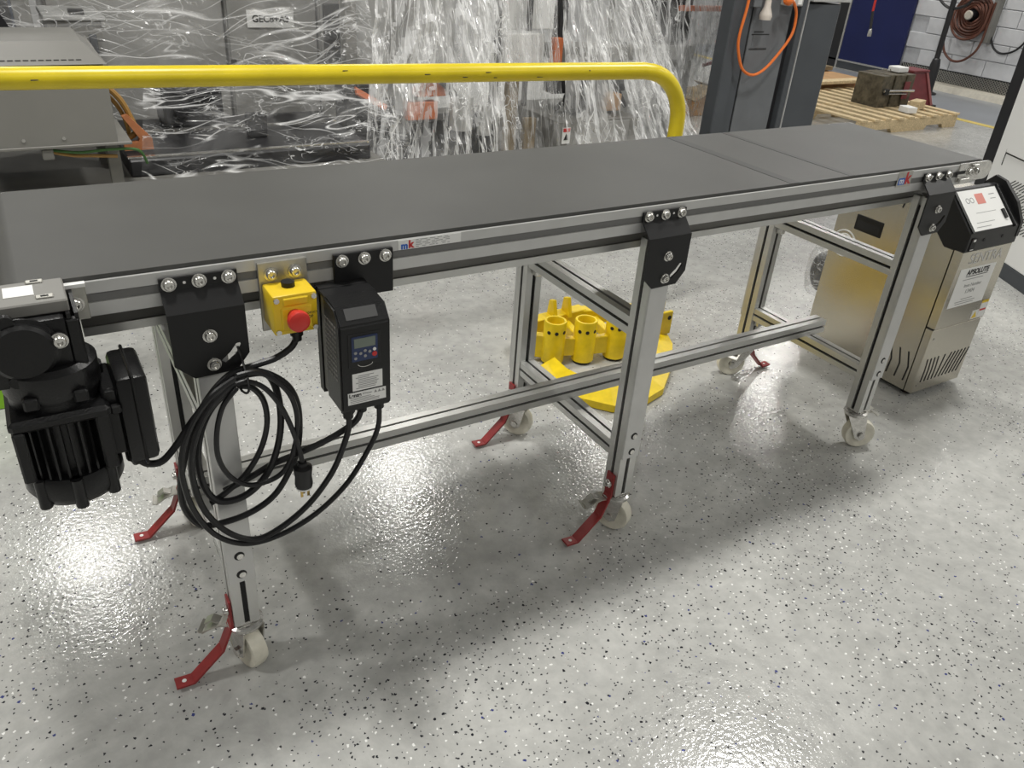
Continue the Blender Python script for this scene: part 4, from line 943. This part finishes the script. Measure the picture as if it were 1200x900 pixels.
b = NB(); tube(b, spline([(3.20, 2.375, 1.40), (3.205, 2.37, 1.08), (3.185, 2.37, 0.90), (3.20, 2.37, 0.81), (3.26, 2.37, 0.71), (3.355, 2.37, 0.672), (3.45, 2.37, 0.705), (3.55, 2.37, 0.80), (3.62, 2.37, 0.90), (3.62, 2.37, 1.0), (3.575, 2.36, 1.06), (3.53, 2.355, 1.085), (3.50, 2.355, 1.08)], 7), 0.0085, 8); obj('cord', b, 'orange', oc, smooth=True)
b = NB(); lathe(b, [(0, 0), (0.018, 0.0), (0.024, 0.01), (0.024, 0.035), (0.014, 0.05), (0, 0.05)], (3.53, 2.355, 1.075), (-1, 0, 0.2), 16); obj('plug', b, 'orange', oc, smooth=True)
cn = thing('cord_connector', 'clear connector on a short orange lead beside the orange cord', 'connector', (3.37, 2.38, 0.97))
b = NB(); lathe(b, [(0.012, 0.12), (0.018, 0.10), (0.020, 0.07), (0.034, 0.035), (0.038, 0.02), (0.034, 0.0), (0, 0.0)], (3.375, 2.38, 0.975), (0, 0, 1), 16); obj('housing', b, new_mat('translucent_plastic', (0.62, 0.56, 0.50), 0.2), cn, smooth=True)
b = NB(); tube(b, [(3.375, 2.38, 1.03), (3.377, 2.38, 1.12), (3.38, 2.38, 1.4)], 0.012, 8); obj('lead', b, 'orange', cn, smooth=True)

# ------------------------------------------------------------------ pallet and what stands on it
pt = thing('pallet', 'pale wooden slatted pallet on the floor near the block wall', 'pallet', (6.3, 3.7, 0))
PX0, PX1, PY0, PY1, PZ = 5.55, 6.92, 3.13, 4.35, 0.125
def stringer(y):
    b = NB(); pl = [(PX0, 0.0), (PX0 + 0.18, 0), (PX0 + 0.21, 0.035), (PX0 + 0.43, 0.035), (PX0 + 0.46, 0.0), (PX1 - 0.46, 0), (PX1 - 0.43, 0.035), (PX1 - 0.21, 0.035), (PX1 - 0.18, 0), (PX1, 0), (PX1, PZ - 0.018), (PX0, PZ - 0.018)]
    prism(b, pl, 'y', y, y + 0.04); return obj('stringer', b, 'wood', pt)
for y in (PY0, (PY0 + PY1) / 2, PY1 - 0.04): stringer(y)
nb = 9
b = NB(); box(b, -0.036, 0.036, PY0 - 0.01 - 3.7, PY1 + 0.01 - 3.7, 0, 0.018, 0.002); bd = mesh_only('board', b, 'wood')
for i in range(nb):
    x = PX0 + 0.045 + (PX1 - PX0 - 0.09) * i / (nb - 1)
    inst('board', bd, pt, Matrix.Translation((x, 3.7 + random.uniform(-.012, .012), PZ - 0.018)))
t_ = thing('steel_mould', 'dark greasy steel mould block standing on the pallet', 'mould', (6.45, 3.62, PZ))
for x0, x1, yy, zt in ((6.20, 6.30, 3.48, 0.395), (6.303, 6.375, 3.495, 0.40), (6.378, 6.452, 3.48, 0.40), (6.455, 6.535, 3.49, 0.395), (6.538, 6.65, 3.48, 0.40)):
    b = NB(); box(b, x0, x1, yy, 3.76, PZ, zt, 0.004); obj('plate', b, 'mold', t_)
b = NB(); cyl(b, (6.23, 3.465, 0.27), (6.66, 3.465, 0.26), 0.011, seg=10); cyl(b, (6.25, 3.465, 0.245), (6.56, 3.465, 0.235), 0.006, seg=8); obj('tie_bar', b, 'zinc', t_)
b = NB(); box(b, 6.24, 6.29, 3.45, 3.485, 0.235, 0.285, 0.003); obj('clamp', b, 'dark', t_)
b = NB(); box(b, 6.52, 6.60, 3.475, 3.482, 0.19, 0.34, 0.002); obj('dark_insert', b, 'maroon', t_)
b = NB(); tube(b, [(6.44 + 0.02 * math.cos(a), 3.62, 0.412 + 0.02 * math.sin(a)) for a in [i * math.pi / 8 for i in range(9)]], 0.005, 6); obj('lifting_eye', b, 'zinc', t_)
b = NB(); box(b, 6.50, 6.64, 3.56, 3.68, 0.402, 0.448, 0.006); tag(obj('white_box', b, 'paper', None, loc=(6.57, 3.62, 0.402)), 'small white box lying on top of the dark mould', 'box')
# maroon stand behind the pallet
sd = thing('steel_stand', 'maroon tapered steel stand beside the dark mould', 'stand', (7.2, 3.85, 0))
b = NB(); A = [(6.93, 3.72), (7.42, 3.72), (7.42, 4.0), (6.93, 4.0)]; T = [(7.05, 3.78), (7.26, 3.78), (7.26, 3.94), (7.05, 3.94)]
va = [b.verts.new((x, y, 0.0)) for x, y in A]; vb = [b.verts.new((x, y, 0.355)) for x, y in T]; b.faces.new(va[::-1]); b.faces.new(vb)
for i in range(4): b.faces.new((va[i], va[(i + 1) % 4], vb[(i + 1) % 4], vb[i]))
obj('body', b, 'maroon', sd)
b = NB(); box(b, 7.03, 7.28, 3.76, 3.96, 0.355, 0.375, 0.004); obj('top_plate', b, 'maroon', sd)
b = NB(); box(b, 7.40, 7.46, 3.70, 3.745, 0.0, 0.05, 0.003); obj('foot', b, 'dark', sd)
b = NB(); ribbon(b, [(7.415, 3.712, 0.02), (7.262, 3.772, 0.35)], (0.035, 0, 0), 0.006); obj('edge_strip', b, new_mat('pale_maroon', (0.30, 0.10, 0.10), 0.45), sd)
b = NB(); box(b, -0.09, 0.09, -0.045, 0.045, 0, 0.075, 0.003, mat=Matrix.Translation((6.61, 3.36, PZ)) @ Matrix.Rotation(0.3, 4, 'Z')); tag(obj('wood_block', b, 'wood', None, loc=(6.61, 3.36, PZ)), 'short pale wood offcut lying on the pallet slats', 'wood block')
b = NB(); box(b, -0.05, 0.05, -0.06, 0.06, 0, 0.05, 0.003, mat=Matrix.Translation((6.36, 3.27, PZ)) @ Matrix.Rotation(-0.25, 4, 'Z')); tag(obj('paper_pad', b, 'paper', None, loc=(6.36, 3.27, PZ)), 'white paper pad lying beside the wood offcut', 'paper')
# second pallet with timber behind
p2 = thing('timber_skid', 'rough timber skid with chunky blocks behind the slatted pallet', 'pallet', (6.6, 4.7, 0))
for (x0, x1, y0, y1, z0, z1) in ((6.0, 7.2, 4.45, 4.6, 0.0, 0.09), (6.0, 7.2, 4.95, 5.1, 0.0, 0.09)):
    b = NB(); box(b, x0, x1, y0, y1, z0, z1, 0.004); obj('runner', b, 'woodd', p2)
for (x0, x1, y0, y1, z0, z1, m) in ((6.05, 6.25, 4.4, 5.1, 0.09, 0.20, 'card'), (6.30, 6.52, 4.4, 5.1, 0.09, 0.21, 'woodd'), (6.56, 7.1, 4.4, 5.1, 0.09, 0.20, 'card')):
    b = NB(); box(b, x0, x1, y0, y1, z0, z1, 0.004); obj('timber', b, m, p2)
b = NB(); box(b, 5.95, 7.1, 4.28, 4.40, 0.17, 0.20, 0.003); obj('plank', b, 'wood', p2)
b = NB(); box(b, 6.0, 7.1, 4.75, 4.85, 0.212, 0.25, 0.003); obj('plank', b, 'woodd', p2)

# ------------------------------------------------------------------ things on and before the right wall
hr = thing('hose_reel', 'hose reel with brown hose wound on it on the block wall', 'hose reel', (RX1 - 0.1, 4.40, 0.6))
b = NB(); cyl(b, (RX1 - 0.004, 4.40, 0.80), (RX1 - 0.03, 4.40, 0.80), 0.20, seg=32); cyl(b, (RX1 - 0.03, 4.40, 0.80), (RX1 - 0.14, 4.40, 0.80), 0.05, seg=20); obj('drum', b, 'machdk', hr)
for k, rad in enumerate((0.215, 0.19, 0.16, 0.13, 0.105, 0.08)):
    b = NB(); tube(b, [(RX1 - 0.09 + 0.015 * math.sin(3 * a + k), 4.39 + rad * math.cos(a), 0.80 + rad * math.sin(a)) for a in [i * 2 * math.pi / 32 for i in range(32)]], 0.0135, 8, True); obj('hose_turn', b, 'hose', hr, smooth=True)
b = NB(); lathe(b, [(0, 0.02), (0.038, 0.02), (0.046, 0.012), (0.046, 0), (0, 0)], (RX1 - 0.14, 4.40, 0.80), (-1, 0, 0), 24); obj('hub_cap', b, 'kerb', hr, smooth=True)
b = NB(); tube(b, spline([(RX1 - 0.13, 4.60, 0.80), (RX1 - 0.13, 4.625, 0.62), (RX1 - 0.12, 4.58, 0.43), (RX1 - 0.12, 4.46, 0.335), (RX1 - 0.12, 4.33, 0.345), (RX1 - 0.12, 4.22, 0.44), (RX1 - 0.11, 4.185, 0.55), (RX1 - 0.10, 4.18, 0.70), (RX1 - 0.10, 4.17, 0.95)], 6), 0.013, 8); obj('hanging_loop', b, 'hose', hr, smooth=True)
b = NB(); tube(b, spline([(RX1 - 0.15, 4.60, 0.76), (RX1 - 0.15, 4.52, 0.62), (RX1 - 0.15, 4.40, 0.56), (RX1 - 0.14, 4.26, 0.60), (RX1 - 0.13, 4.20, 0.72), (RX1 - 0.12, 4.20, 0.95)], 6), 0.013, 8); obj('hanging_loop', b, 'hose', hr, smooth=True)
b = NB(); box(b, RX1 - 0.10, RX1 - 0.004, 4.13, 4.19, 0.55, 1.05, 0.004); obj('reel_bracket', b, 'machgr', hr)
cable('wall_cord', 'black cord sagging on the wall beside the hose reel', [(RX1 - 0.03, 3.66, 1.10), (RX1 - 0.03, 3.70, 0.80), (RX1 - 0.03, 3.80, 0.56), (RX1 - 0.03, 3.95, 0.475), (RX1 - 0.03, 4.08, 0.52), (RX1 - 0.03, 4.16, 0.66)], 0.011)
po = thing('pipe_stand', 'black pipe stand with forked arms in front of the block wall', 'stand', (8.3, 4.38, 0))
b = NB(); cyl(b, (8.3, 4.38, 0.0), (8.3, 4.40, 1.7), 0.028, seg=12); obj('upright', b, 'machdk', po, smooth=True)
b = NB(); lathe(b, [(0, 0), (0.10, 0), (0.10, 0.015), (0.055, 0.03), (0.052, 0.30), (0.04, 0.36), (0.028, 0.37)], (8.3, 4.38, 0), (0, 0, 1), 16); obj('base', b, 'machdk', po, smooth=True)
b = NB(); tube(b, spline([(8.3, 4.40, 0.86), (8.29, 4.50, 0.90), (8.28, 4.60, 1.0), (8.28, 4.62, 1.15)], 5), 0.014, 8); tube(b, spline([(8.3, 4.40, 0.86), (8.29, 4.30, 0.88), (8.28, 4.20, 0.94), (8.28, 4.15, 1.1)], 5), 0.014, 8); pieces('arm', b, 'machdk', po, smooth=True)
ah = thing('air_hose', 'red air hose with black grip and metal tip hanging before the blue door', 'hose', (8.0, 5.1, 0.5))
b = NB(); tube(b, [(8.0, 5.16, RZ), (8.0, 5.15, 2.0), (8.0, 5.12, 0.74)], 0.013, 8); obj('hose', b, 'redbtn', ah, smooth=True)
b = NB(); cyl(b, (8.0, 5.12, 0.75), (8.0, 5.09, 0.57), 0.016, seg=10); obj('grip', b, 'machdk', ah, smooth=True)
b = NB(); lathe(b, [(0, 0), (0.022, 0.0), (0.022, 0.05), (0.014, 0.08), (0, 0.08)], (8.0, 5.085, 0.495), (0, 0, 1), 12); obj('tip', b, 'zinc', ah, smooth=True)

# ------------------------------------------------------------------ lime panel behind the motor
b = NB(); box(b, -0.93, -0.712, 1.285, 1.31, 0.0, 0.225, 0.004); box(b, -0.93, -0.712, 1.285, 1.40, 0.215, 0.230, 0.004); tag(obj('machine_skirt', b, 'lime', None, loc=(-1.0, 1.285, 0)), 'lime green machine skirt panel on the floor behind the motor', 'panel')

# ------------------------------------------------------------------ machines behind the guard rail
cb = thing('control_box', 'grey sheet metal control box with sloped vented hood behind the guard rail', 'control box', (-0.42, 2.1, 0.62))
b = NB(); prism(b, [(1.90, 0.622), (2.40, 0.622), (2.40, 0.897), (2.20, 0.897), (1.90, 0.868)], 'x', -0.72, -0.214); body_ = obj('housing', b, 'cablt', cb)
b = NB(); A = [(-0.73, 1.895), (-0.207, 1.895), (-0.207, 2.41), (-0.73, 2.41)]; T = [(-0.66, 2.02), (-0.262, 2.02), (-0.262, 2.35), (-0.66, 2.35)]
va = [b.verts.new((x, y, 0.880)) for x, y in A]; vb = [b.verts.new((x, y, 0.935)) for x, y in T]; b.faces.new(va[::-1]); b.faces.new(vb)
for i in range(4): b.faces.new((va[i], va[(i + 1) % 4], vb[(i + 1) % 4], vb[i]))
hood = obj('hood', b, 'cablt', cb)
for i in range(13):
    b = NB(); x = -0.56 + i * 0.022; ribbon(b, [(x, 1.9185, 0.8914), (x + 0.016, 1.9185, 0.8914)], (0, 0.0036, 0.0016), 0.0016); obj('vent_slit', b, 'dark', hood)
b = NB(); 
for x in (-0.50, -0.38): cyl(b, (x, 1.8995, 0.645), (x, 1.8965, 0.645), 0.006, seg=10)
pieces('screw', b, 'zinc', body_)
b = NB(); box(b, -0.74, -0.17, 1.895, 2.42, 0.612, 0.622, 0.002); obj('base_tray', b, 'machgr', cb)
b = NB(); box(b, -0.455, -0.42, 1.90, 1.96, 0.575, 0.61, 0.003); box(b, -0.70, -0.66, 1.95, 2.0, 0.44, 0.61); box(b, -0.25, -0.21, 1.95, 2.0, 0.44, 0.61); box(b, -0.70, -0.66, 2.3, 2.35, 0.44, 0.61); box(b, -0.25, -0.21, 2.3, 2.35, 0.44, 0.61); pieces('support', b, 'machgr', cb)
bedm = thing('machine_bed', 'long dark machine bed lying behind the guard rail', 'machine', (0.0, 2.3, 0))
b = NB(); box(b, -1.8, 0.86, 1.98, 2.9, 0.0, 0.44, 0.01); obj('bed', b, 'machgr', bedm)
b = NB(); box(b, -0.17, 0.80, 2.08, 2.75, 0.44, 0.505, 0.006); obj('slideway', b, 'machdk', bedm)
b = NB(); box(b, -0.17, 0.80, 2.10, 2.12, 0.505, 0.512); box(b, -0.17, 0.80, 2.5, 2.52, 0.505, 0.512); pieces('guide_strip', b, 'zinc', bedm)
b = NB(); box(b, -1.7, 0.8, 1.972, 1.982, 0.36, 0.38, 0.002); box(b, -1.7, 0.8, 1.972, 1.982, 0.20, 0.22, 0.002); pieces('bed_ledge', b, 'machlt', bedm)
b = NB(); box(b, 0.05, 0.30, 2.55, 2.74, 0.505, 0.66, 0.01); cyl(b, (0.12, 2.60, 0.58), (0.12, 2.54, 0.58), 0.03, seg=16); box(b, 0.34, 0.42, 2.3, 2.36, 0.505, 0.60, 0.006); obj('carriage', b, 'machdk', bedm)
b = NB(); cyl(b, (0.36, 2.27, 0.575), (0.36, 2.30, 0.575), 0.035, seg=20); obj('knob', b, 'machdk', bedm)
b = NB(); prism(b, [(-0.165, 0.512), (-0.060, 0.512), (-0.060, 0.555), (-0.135, 0.645), (-0.155, 0.640), (-0.105, 0.555), (-0.110, 0.545), (-0.165, 0.535)], 'y', 2.20, 2.23); tag(obj('cable_bracket', b, 'copper', None, loc=(-0.11, 2.2, 0.512)), 'orange painted angle bracket beside the grey control box', 'bracket')
for k, (m, r_, pts_, lb_) in enumerate((('wire_y', 0.011, [(-0.20, 2.24, 0.76), (-0.15, 2.24, 0.70), (-0.125, 2.24, 0.64), (-0.11, 2.24, 0.575), (-0.15, 2.24, 0.55), (-0.21, 2.24, 0.552)], 'yellow brown wire bending behind the orange bracket'),
        ('wire_y', 0.008, [(-0.21, 2.26, 0.74), (-0.165, 2.26, 0.68), (-0.14, 2.26, 0.62), (-0.13, 2.27, 0.54)], 'thin yellow brown wire running down beside the orange bracket'),
        ('wire_g', 0.005, [(-0.42, 1.93, 0.60), (-0.34, 1.925, 0.588), (-0.24, 1.925, 0.592), (-0.15, 1.94, 0.58), (-0.12, 1.98, 0.52)], 'green wire running under the grey control box'),
        ('wire_y', 0.006, [(-0.42, 1.94, 0.59), (-0.36, 1.94, 0.575), (-0.30, 1.94, 0.57), (-0.22, 1.95, 0.56)], 'thin yellow wire under the grey control box'))):
    cable('wire', lb_, pts_, r_, mat=m)
# grey cabinets
for i, (x0, x1, dk) in enumerate(((-0.28, 0.515, 0), (0.525, 1.00, 0), (1.01, 1.52, 1))):
    lab = ('grey steel cabinet with a plain door and small hanging box behind film', 'grey steel cabinet door carrying the white lettered sign', 'grey steel cabinet with a black front panel behind film')[i]
    c_ = thing('cabinet', lab, 'cabinet', ((x0 + x1) / 2, 3.5, 0), 0, 'grey cabinets behind the guard rail')
    b = NB(); box(b, x0, x1, 3.32, 3.9, 0.0, 2.0, 0.004); obj('carcass', b, 'cab', c_)
    b = NB(); box(b, x0 + 0.008, x1 - 0.008, 3.298, 3.318, 0.30, 1.97, 0.003); d_ = obj('door', b, 'cab', c_)
    b = NB(); box(b, x0 + 0.002, x0 + 0.030, 3.285, 3.30, 0.60, 0.66, 0.003); obj('hinge', b, 'machdk', d_)
    if dk:
        b = NB(); box(b, x0 + 0.02, x1 - 0.18, 3.29, 3.30, 0.64, 0.93, 0.004); obj('black_panel', b, 'machdk', d_)
    if i == 1:
        b = NB(); box(b, 0.627, 0.871, 3.290, 3.2975, 0.812, 0.895, 0.001); sg = tag(obj('sign', b, 'paper', c_), 'white lettered sign')
        text('lettering', 'GEC8+A3', 0.046, 'ink', sg, front(0.749, 3.2895, 0.853), bold=0.0016)
hb = thing('hanging_box', 'small grey box hanging in front of the plain cabinet door', 'box', (-0.2, 3.0, 0.8))
b = NB(); box(b, -0.30, -0.09, 2.95, 3.296, 0.80, 0.885, 0.004); obj('body', b, 'cablt', hb)
b = NB(); box(b, -0.315, -0.075, 2.93, 3.296, 0.885, 0.905, 0.003); obj('lid', b, 'machlt', hb)
b = NB(); box(b, -0.15, -0.12, 2.93, 2.96, 0.74, 0.83, 0.003); obj('latch', b, 'column', hb)
b = NB(); box(b, -0.21, -0.15, 2.96, 3.02, 0.905, 0.925, 0.003); obj('handle', b, 'machdk', hb)
b = NB(); box(b, -1.0, -0.42, 2.95, 3.5, 0.0, 1.7, 0.006); dk = thing('machine_cabinet', 'dark blue grey machine cabinet left of the grey cabinets', 'cabinet', (-0.7, 3.2, 0)); obj('body', b, new_mat('dark_blue_grey', (0.045, 0.055, 0.08), 0.45), dk)
b = NB(); box(b, -0.42, -0.35, 3.0, 3.5, 0.0, 1.9, 0.004); obj('side_post', b, 'cab', dk)
b = NB(); box(b, -0.60, -0.43, 2.945, 2.952, 0.60, 1.2); obj('door', b, 'machdk', dk)

# wrapped machine in the middle
wr = thing('wrapped_machine', 'machine with orange and white parts wrapped in clear film', 'machine', (1.9, 2.7, 0))
def P(name, m, *a, bev=0.004, smooth=False):
    b = NB(); box(b, *a, bev); return obj(name, b, m, wr)
pb = P('pump_box', 'machgr', 2.00, 2.55, 2.40, 2.95, 0.0, 0.463)
b = NB(); box(b, 2.14, 2.48, 2.39, 2.402, 0.02, 0.452, 0.003); dr_ = obj('door', b, 'cab', pb)
b = NB(); cyl(b, (2.24, 2.39, 0.41), (2.24, 2.38, 0.41), 0.012, seg=12); obj('door_knob', b, 'zinc', dr_)
b = NB(); box(b, 2.030, 2.082, 2.396, 2.401, 0.345, 0.43); sk = obj('warning_sticker', b, 'paper', pb)
b = NB(); box(b, 2.034, 2.078, 2.394, 2.3965, 0.408, 0.427); obj('sticker_band', b, 'redi', sk)
b = NB(); prism(b, [(2.040, 0.365), (2.072, 0.365), (2.056, 0.400)], 'y', 2.394, 2.3965); obj('sticker_mark', b, 'ink', sk)
P('frame', 'machgr', 0.95, 1.95, 2.75, 3.05, 0.0, 0.42); P('frame', 'machdk', 1.02, 1.72, 2.60, 2.75, 0.25, 0.46)
P('post', 'machdk', 1.775, 1.815, 2.74, 2.78, 0.4, 1.3); P('post', 'machdk', 2.02, 2.045, 2.80, 2.83, 0.4, 1.3); P('post', 'machdk', 2.085, 2.14, 2.60, 2.66, 0.84, 1.3)
P('post', 'machgr', 1.30, 1.36, 2.80, 2.86, 0.4, 1.5); P('post', 'machgr', 0.96, 1.02, 2.78, 2.84, 0.4, 1.5); P('post', 'machlt', 2.6, 2.66, 2.8, 2.86, 0.0, 1.5)
P('white_casing', 'white', 1.82, 2.07, 2.70, 2.9, 0.62, 0.86); P('white_casing', 'white', 1.86, 2.30, 2.86, 3.1, 0.86, 1.3); P('white_casing', 'machlt', 1.05, 1.62, 2.90, 3.1, 0.52, 1.4)
P('upright_bar', 'orangep', 2.000, 2.056, 2.50, 2.54, 0.66, 0.866); P('bracket_plate', 'orangep', 1.215, 1.375, 2.50, 2.56, 0.60, 0.69); P('bracket_plate', 'orangep', 1.165, 1.33, 2.50, 2.56, 0.49, 0.575)
P('brown_post', 'woodd', 1.72, 1.787, 2.48, 2.52, 0.30, 0.665); P('brown_post', 'woodd', 1.838, 1.912, 2.48, 2.52, 0.28, 0.47)
P('cross_beam', 'machdk', 2.094, 2.604, 2.62, 2.72, 0.56, 0.65); P('cross_beam', 'machgr', 2.19, 2.70, 2.70, 2.9, 0.712, 0.79); P('wood_piece', 'card', 2.385, 2.49, 2.50, 2.58, 0.479, 0.57)
b = NB(); cyl(b, (2.18, 2.52, 0.54), (2.40, 2.60, 0.56), 0.055, seg=20); cyl(b, (2.16, 2.51, 0.54), (2.18, 2.52, 0.54), 0.065, seg=20); obj('pump_motor', b, 'machdk', wr, smooth=True)
b = NB(); cyl(b, (1.45, 2.48, 0.44), (1.45, 2.48, 0.60), 0.06, seg=20); cyl(b, (1.60, 2.5, 0.40), (1.60, 2.5, 0.55), 0.04, seg=20); pieces('cylinder', b, 'machlt', wr, smooth=True)
b = NB(); tube(b, spline([(1.05, 2.55, 0.45), (1.12, 2.50, 0.62), (1.28, 2.48, 0.70), (1.42, 2.50, 0.60), (1.50, 2.52, 0.45)], 6), 0.018, 8); tube(b, spline([(2.1, 2.6, 0.48), (2.25, 2.55, 0.60), (2.45, 2.56, 0.62), (2.6, 2.6, 0.48)], 6), 0.014, 8); obj('hose', b, 'rubber', wr, smooth=True)
rm = thing('robot_arm', 'dark machine arm with an orange strap standing under film beside the column', 'machine', (3.2, 3.1, 0))
b = NB(); box(b, 2.95, 3.45, 3.0, 3.4, 0.0, 0.66, 0.008); obj('base', b, 'machlt', rm)
b = NB(); box(b, 2.98, 3.41, 2.95, 3.3, 0.665, 0.755, 0.006); obj('plate', b, 'machlt', rm)
b = NB(); box(b, 3.06, 3.39, 3.0, 3.25, 0.76, 1.25, 0.02); pieces('arm', b, 'machdk', rm)
b = NB(); box(b, 3.20, 3.60, 2.91, 2.94, 0.958, 0.99, 0.003); obj('strap', b, 'orangep', rm)
cable('red_hose', 'dark red hose curving out behind the film beside the column', [(3.55, 3.0, 0.62), (3.68, 2.98, 0.66), (3.76, 2.97, 0.74), (3.80, 2.98, 0.86), (3.80, 3.0, 1.1)], 0.012, mat='maroon')
mb = thing('dark_machine', 'black machine part seen between the cabinet and the draped film', 'machine', (1.0, 2.7, 0))
b = NB(); box(b, 0.88, 1.04, 2.60, 2.74, 0.0, 0.66, 0.01); obj('body', b, 'machdk', mb)
b = NB(); ribbon(b, [(0.93, 2.585, 0.625), (1.09, 2.585, 0.535)], (0, 0.02, 0.03), 0.012); obj('orange_strap', b, 'orangep', mb)
bx_ = thing('cardboard_box', 'brown cardboard box on the floor beside the dark column', 'box', (4.75, 4.3, 0))
b = NB(); box(b, 4.50, 5.05, 4.1, 4.5, 0.0, 0.145, 0.004); obj('carton', b, 'card', bx_)
b = NB(); ribbon(b, [(4.50, 4.12, 0.148), (4.62, 4.12, 0.20), (4.76, 4.12, 0.235)], (0, 0.25, 0), 0.005); ribbon(b, [(5.05, 4.3, 0.148), (4.92, 4.3, 0.215)], (0, 0.4, 0), 0.005); obj('flap', b, 'woodd', bx_)
b = NB(); box(b, 4.55, 5.0, 4.15, 4.45, 0.146, 0.175, 0.004); obj('inner_board', b, 'woodd', bx_)

# ------------------------------------------------------------------ clear film drapes
def drape(name, label, tl, tr, bl, br, mat, nu=110, nv=70, amp=0.035, fu=9.0, bulge=0.12, seed=0.0, spread=1.0, hem=0.04):
    """sheet of thin clear film hung from an upper edge to a wider lower edge, with folds running down it"""
    tl, tr, bl, br = map(Vector, (tl, tr, bl, br)); b = NB(); uvl = b.loops.layers.uv.new('UVMap'); g = []; uvs = {}
    n = ((tr - tl).cross(bl - tl)).normalized()
    if n.y > 0: n = -n
    for j in range(nv + 1):
        v = j / nv; row = []
        for i in range(nu + 1):
            u = i / nu
            p = tl.lerp(tr, u).lerp(bl.lerp(br, u), v)
            fold = noise.noise(Vector((u * fu, v * 1.6, seed))) + 0.6 * noise.noise(Vector((u * fu * 2.6, v * 2.5, seed + 5)))
            cr = 1 - abs(noise.noise(Vector((u * fu * 1.3 + v * 3, v * 9, seed + 9)))) * 2 + 0.25 * noise.noise(Vector((u * 60, v * 40, seed)))
            d = amp * fold * (0.35 + 0.65 * v) + amp * 0.35 * cr + bulge * math.sin(math.pi * v) * math.sin(math.pi * min(1, max(0, u)))
            p = p + n * d + Vector((0, 0, hem * noise.noise(Vector((u * 7, seed, 2))) * v))
            vt = b.verts.new(p); uvs[vt] = (u * spread, v * spread); row.append(vt)
        g.append(row)
    for j in range(nv):
        for i in range(nu):
            f = b.faces.new((g[j][i], g[j][i + 1], g[j + 1][i + 1], g[j + 1][i]))
            for l in f.loops: l[uvl].uv = uvs[l.vert]
    o = obj(name, b, mat, None, smooth=False, loc=tuple((bl + br) / 2))
    return tag(o, label, 'plastic film', 'clear film over the machines')
drape('plastic_film', 'clear film stretched over the grey cabinet with the sign', (-0.75, 2.90, 1.55), (1.05, 3.0, 1.55), (-0.30, 2.62, 0.55), (1.05, 2.45, 0.52), 'film3', amp=0.03, fu=5, bulge=0.05, seed=1.1, spread=0.9)
drape('plastic_film', 'clear film hanging loose over the dark machine bed', (0.0, 2.6, 0.72), (1.0, 2.5, 0.72), (-0.15, 1.965, 0.46), (0.98, 1.95, 0.42), 'film4', nv=50, amp=0.012, fu=5, bulge=0.02, seed=3.7)
drape('plastic_film', 'bunched clear film falling in long folds over the orange parts', (1.10, 2.62, 1.6), (1.62, 2.55, 1.6), (0.80, 2.15, 0.30), (1.66, 2.22, 0.28), 'film2', amp=0.085, fu=7, bulge=0.04, seed=7.3)
drape('plastic_film', 'clear film hanging around the brown posts of the wrapped machine', (1.64, 2.62, 1.6), (1.95, 2.57, 1.6), (1.68, 2.28, 0.28), (1.96, 2.28, 0.28), 'film', amp=0.06, fu=6, bulge=0.03, seed=11.9)
drape('plastic_film', 'clear film tent spreading over the grey pump box', (1.98, 2.60, 1.6), (2.22, 2.55, 1.6), (1.97, 2.22, 0.25), (2.95, 2.22, 0.25), 'film2', amp=0.075, fu=7, bulge=0.06, seed=17.2)
drape('plastic_film', 'clear film draped over the dark arm beside the column', (2.5, 2.85, 1.6), (3.5, 2.90, 1.6), (2.75, 2.70, 0.20), (3.62, 2.86, 0.15), 'film', amp=0.05, fu=8, bulge=0.05, seed=23.0)
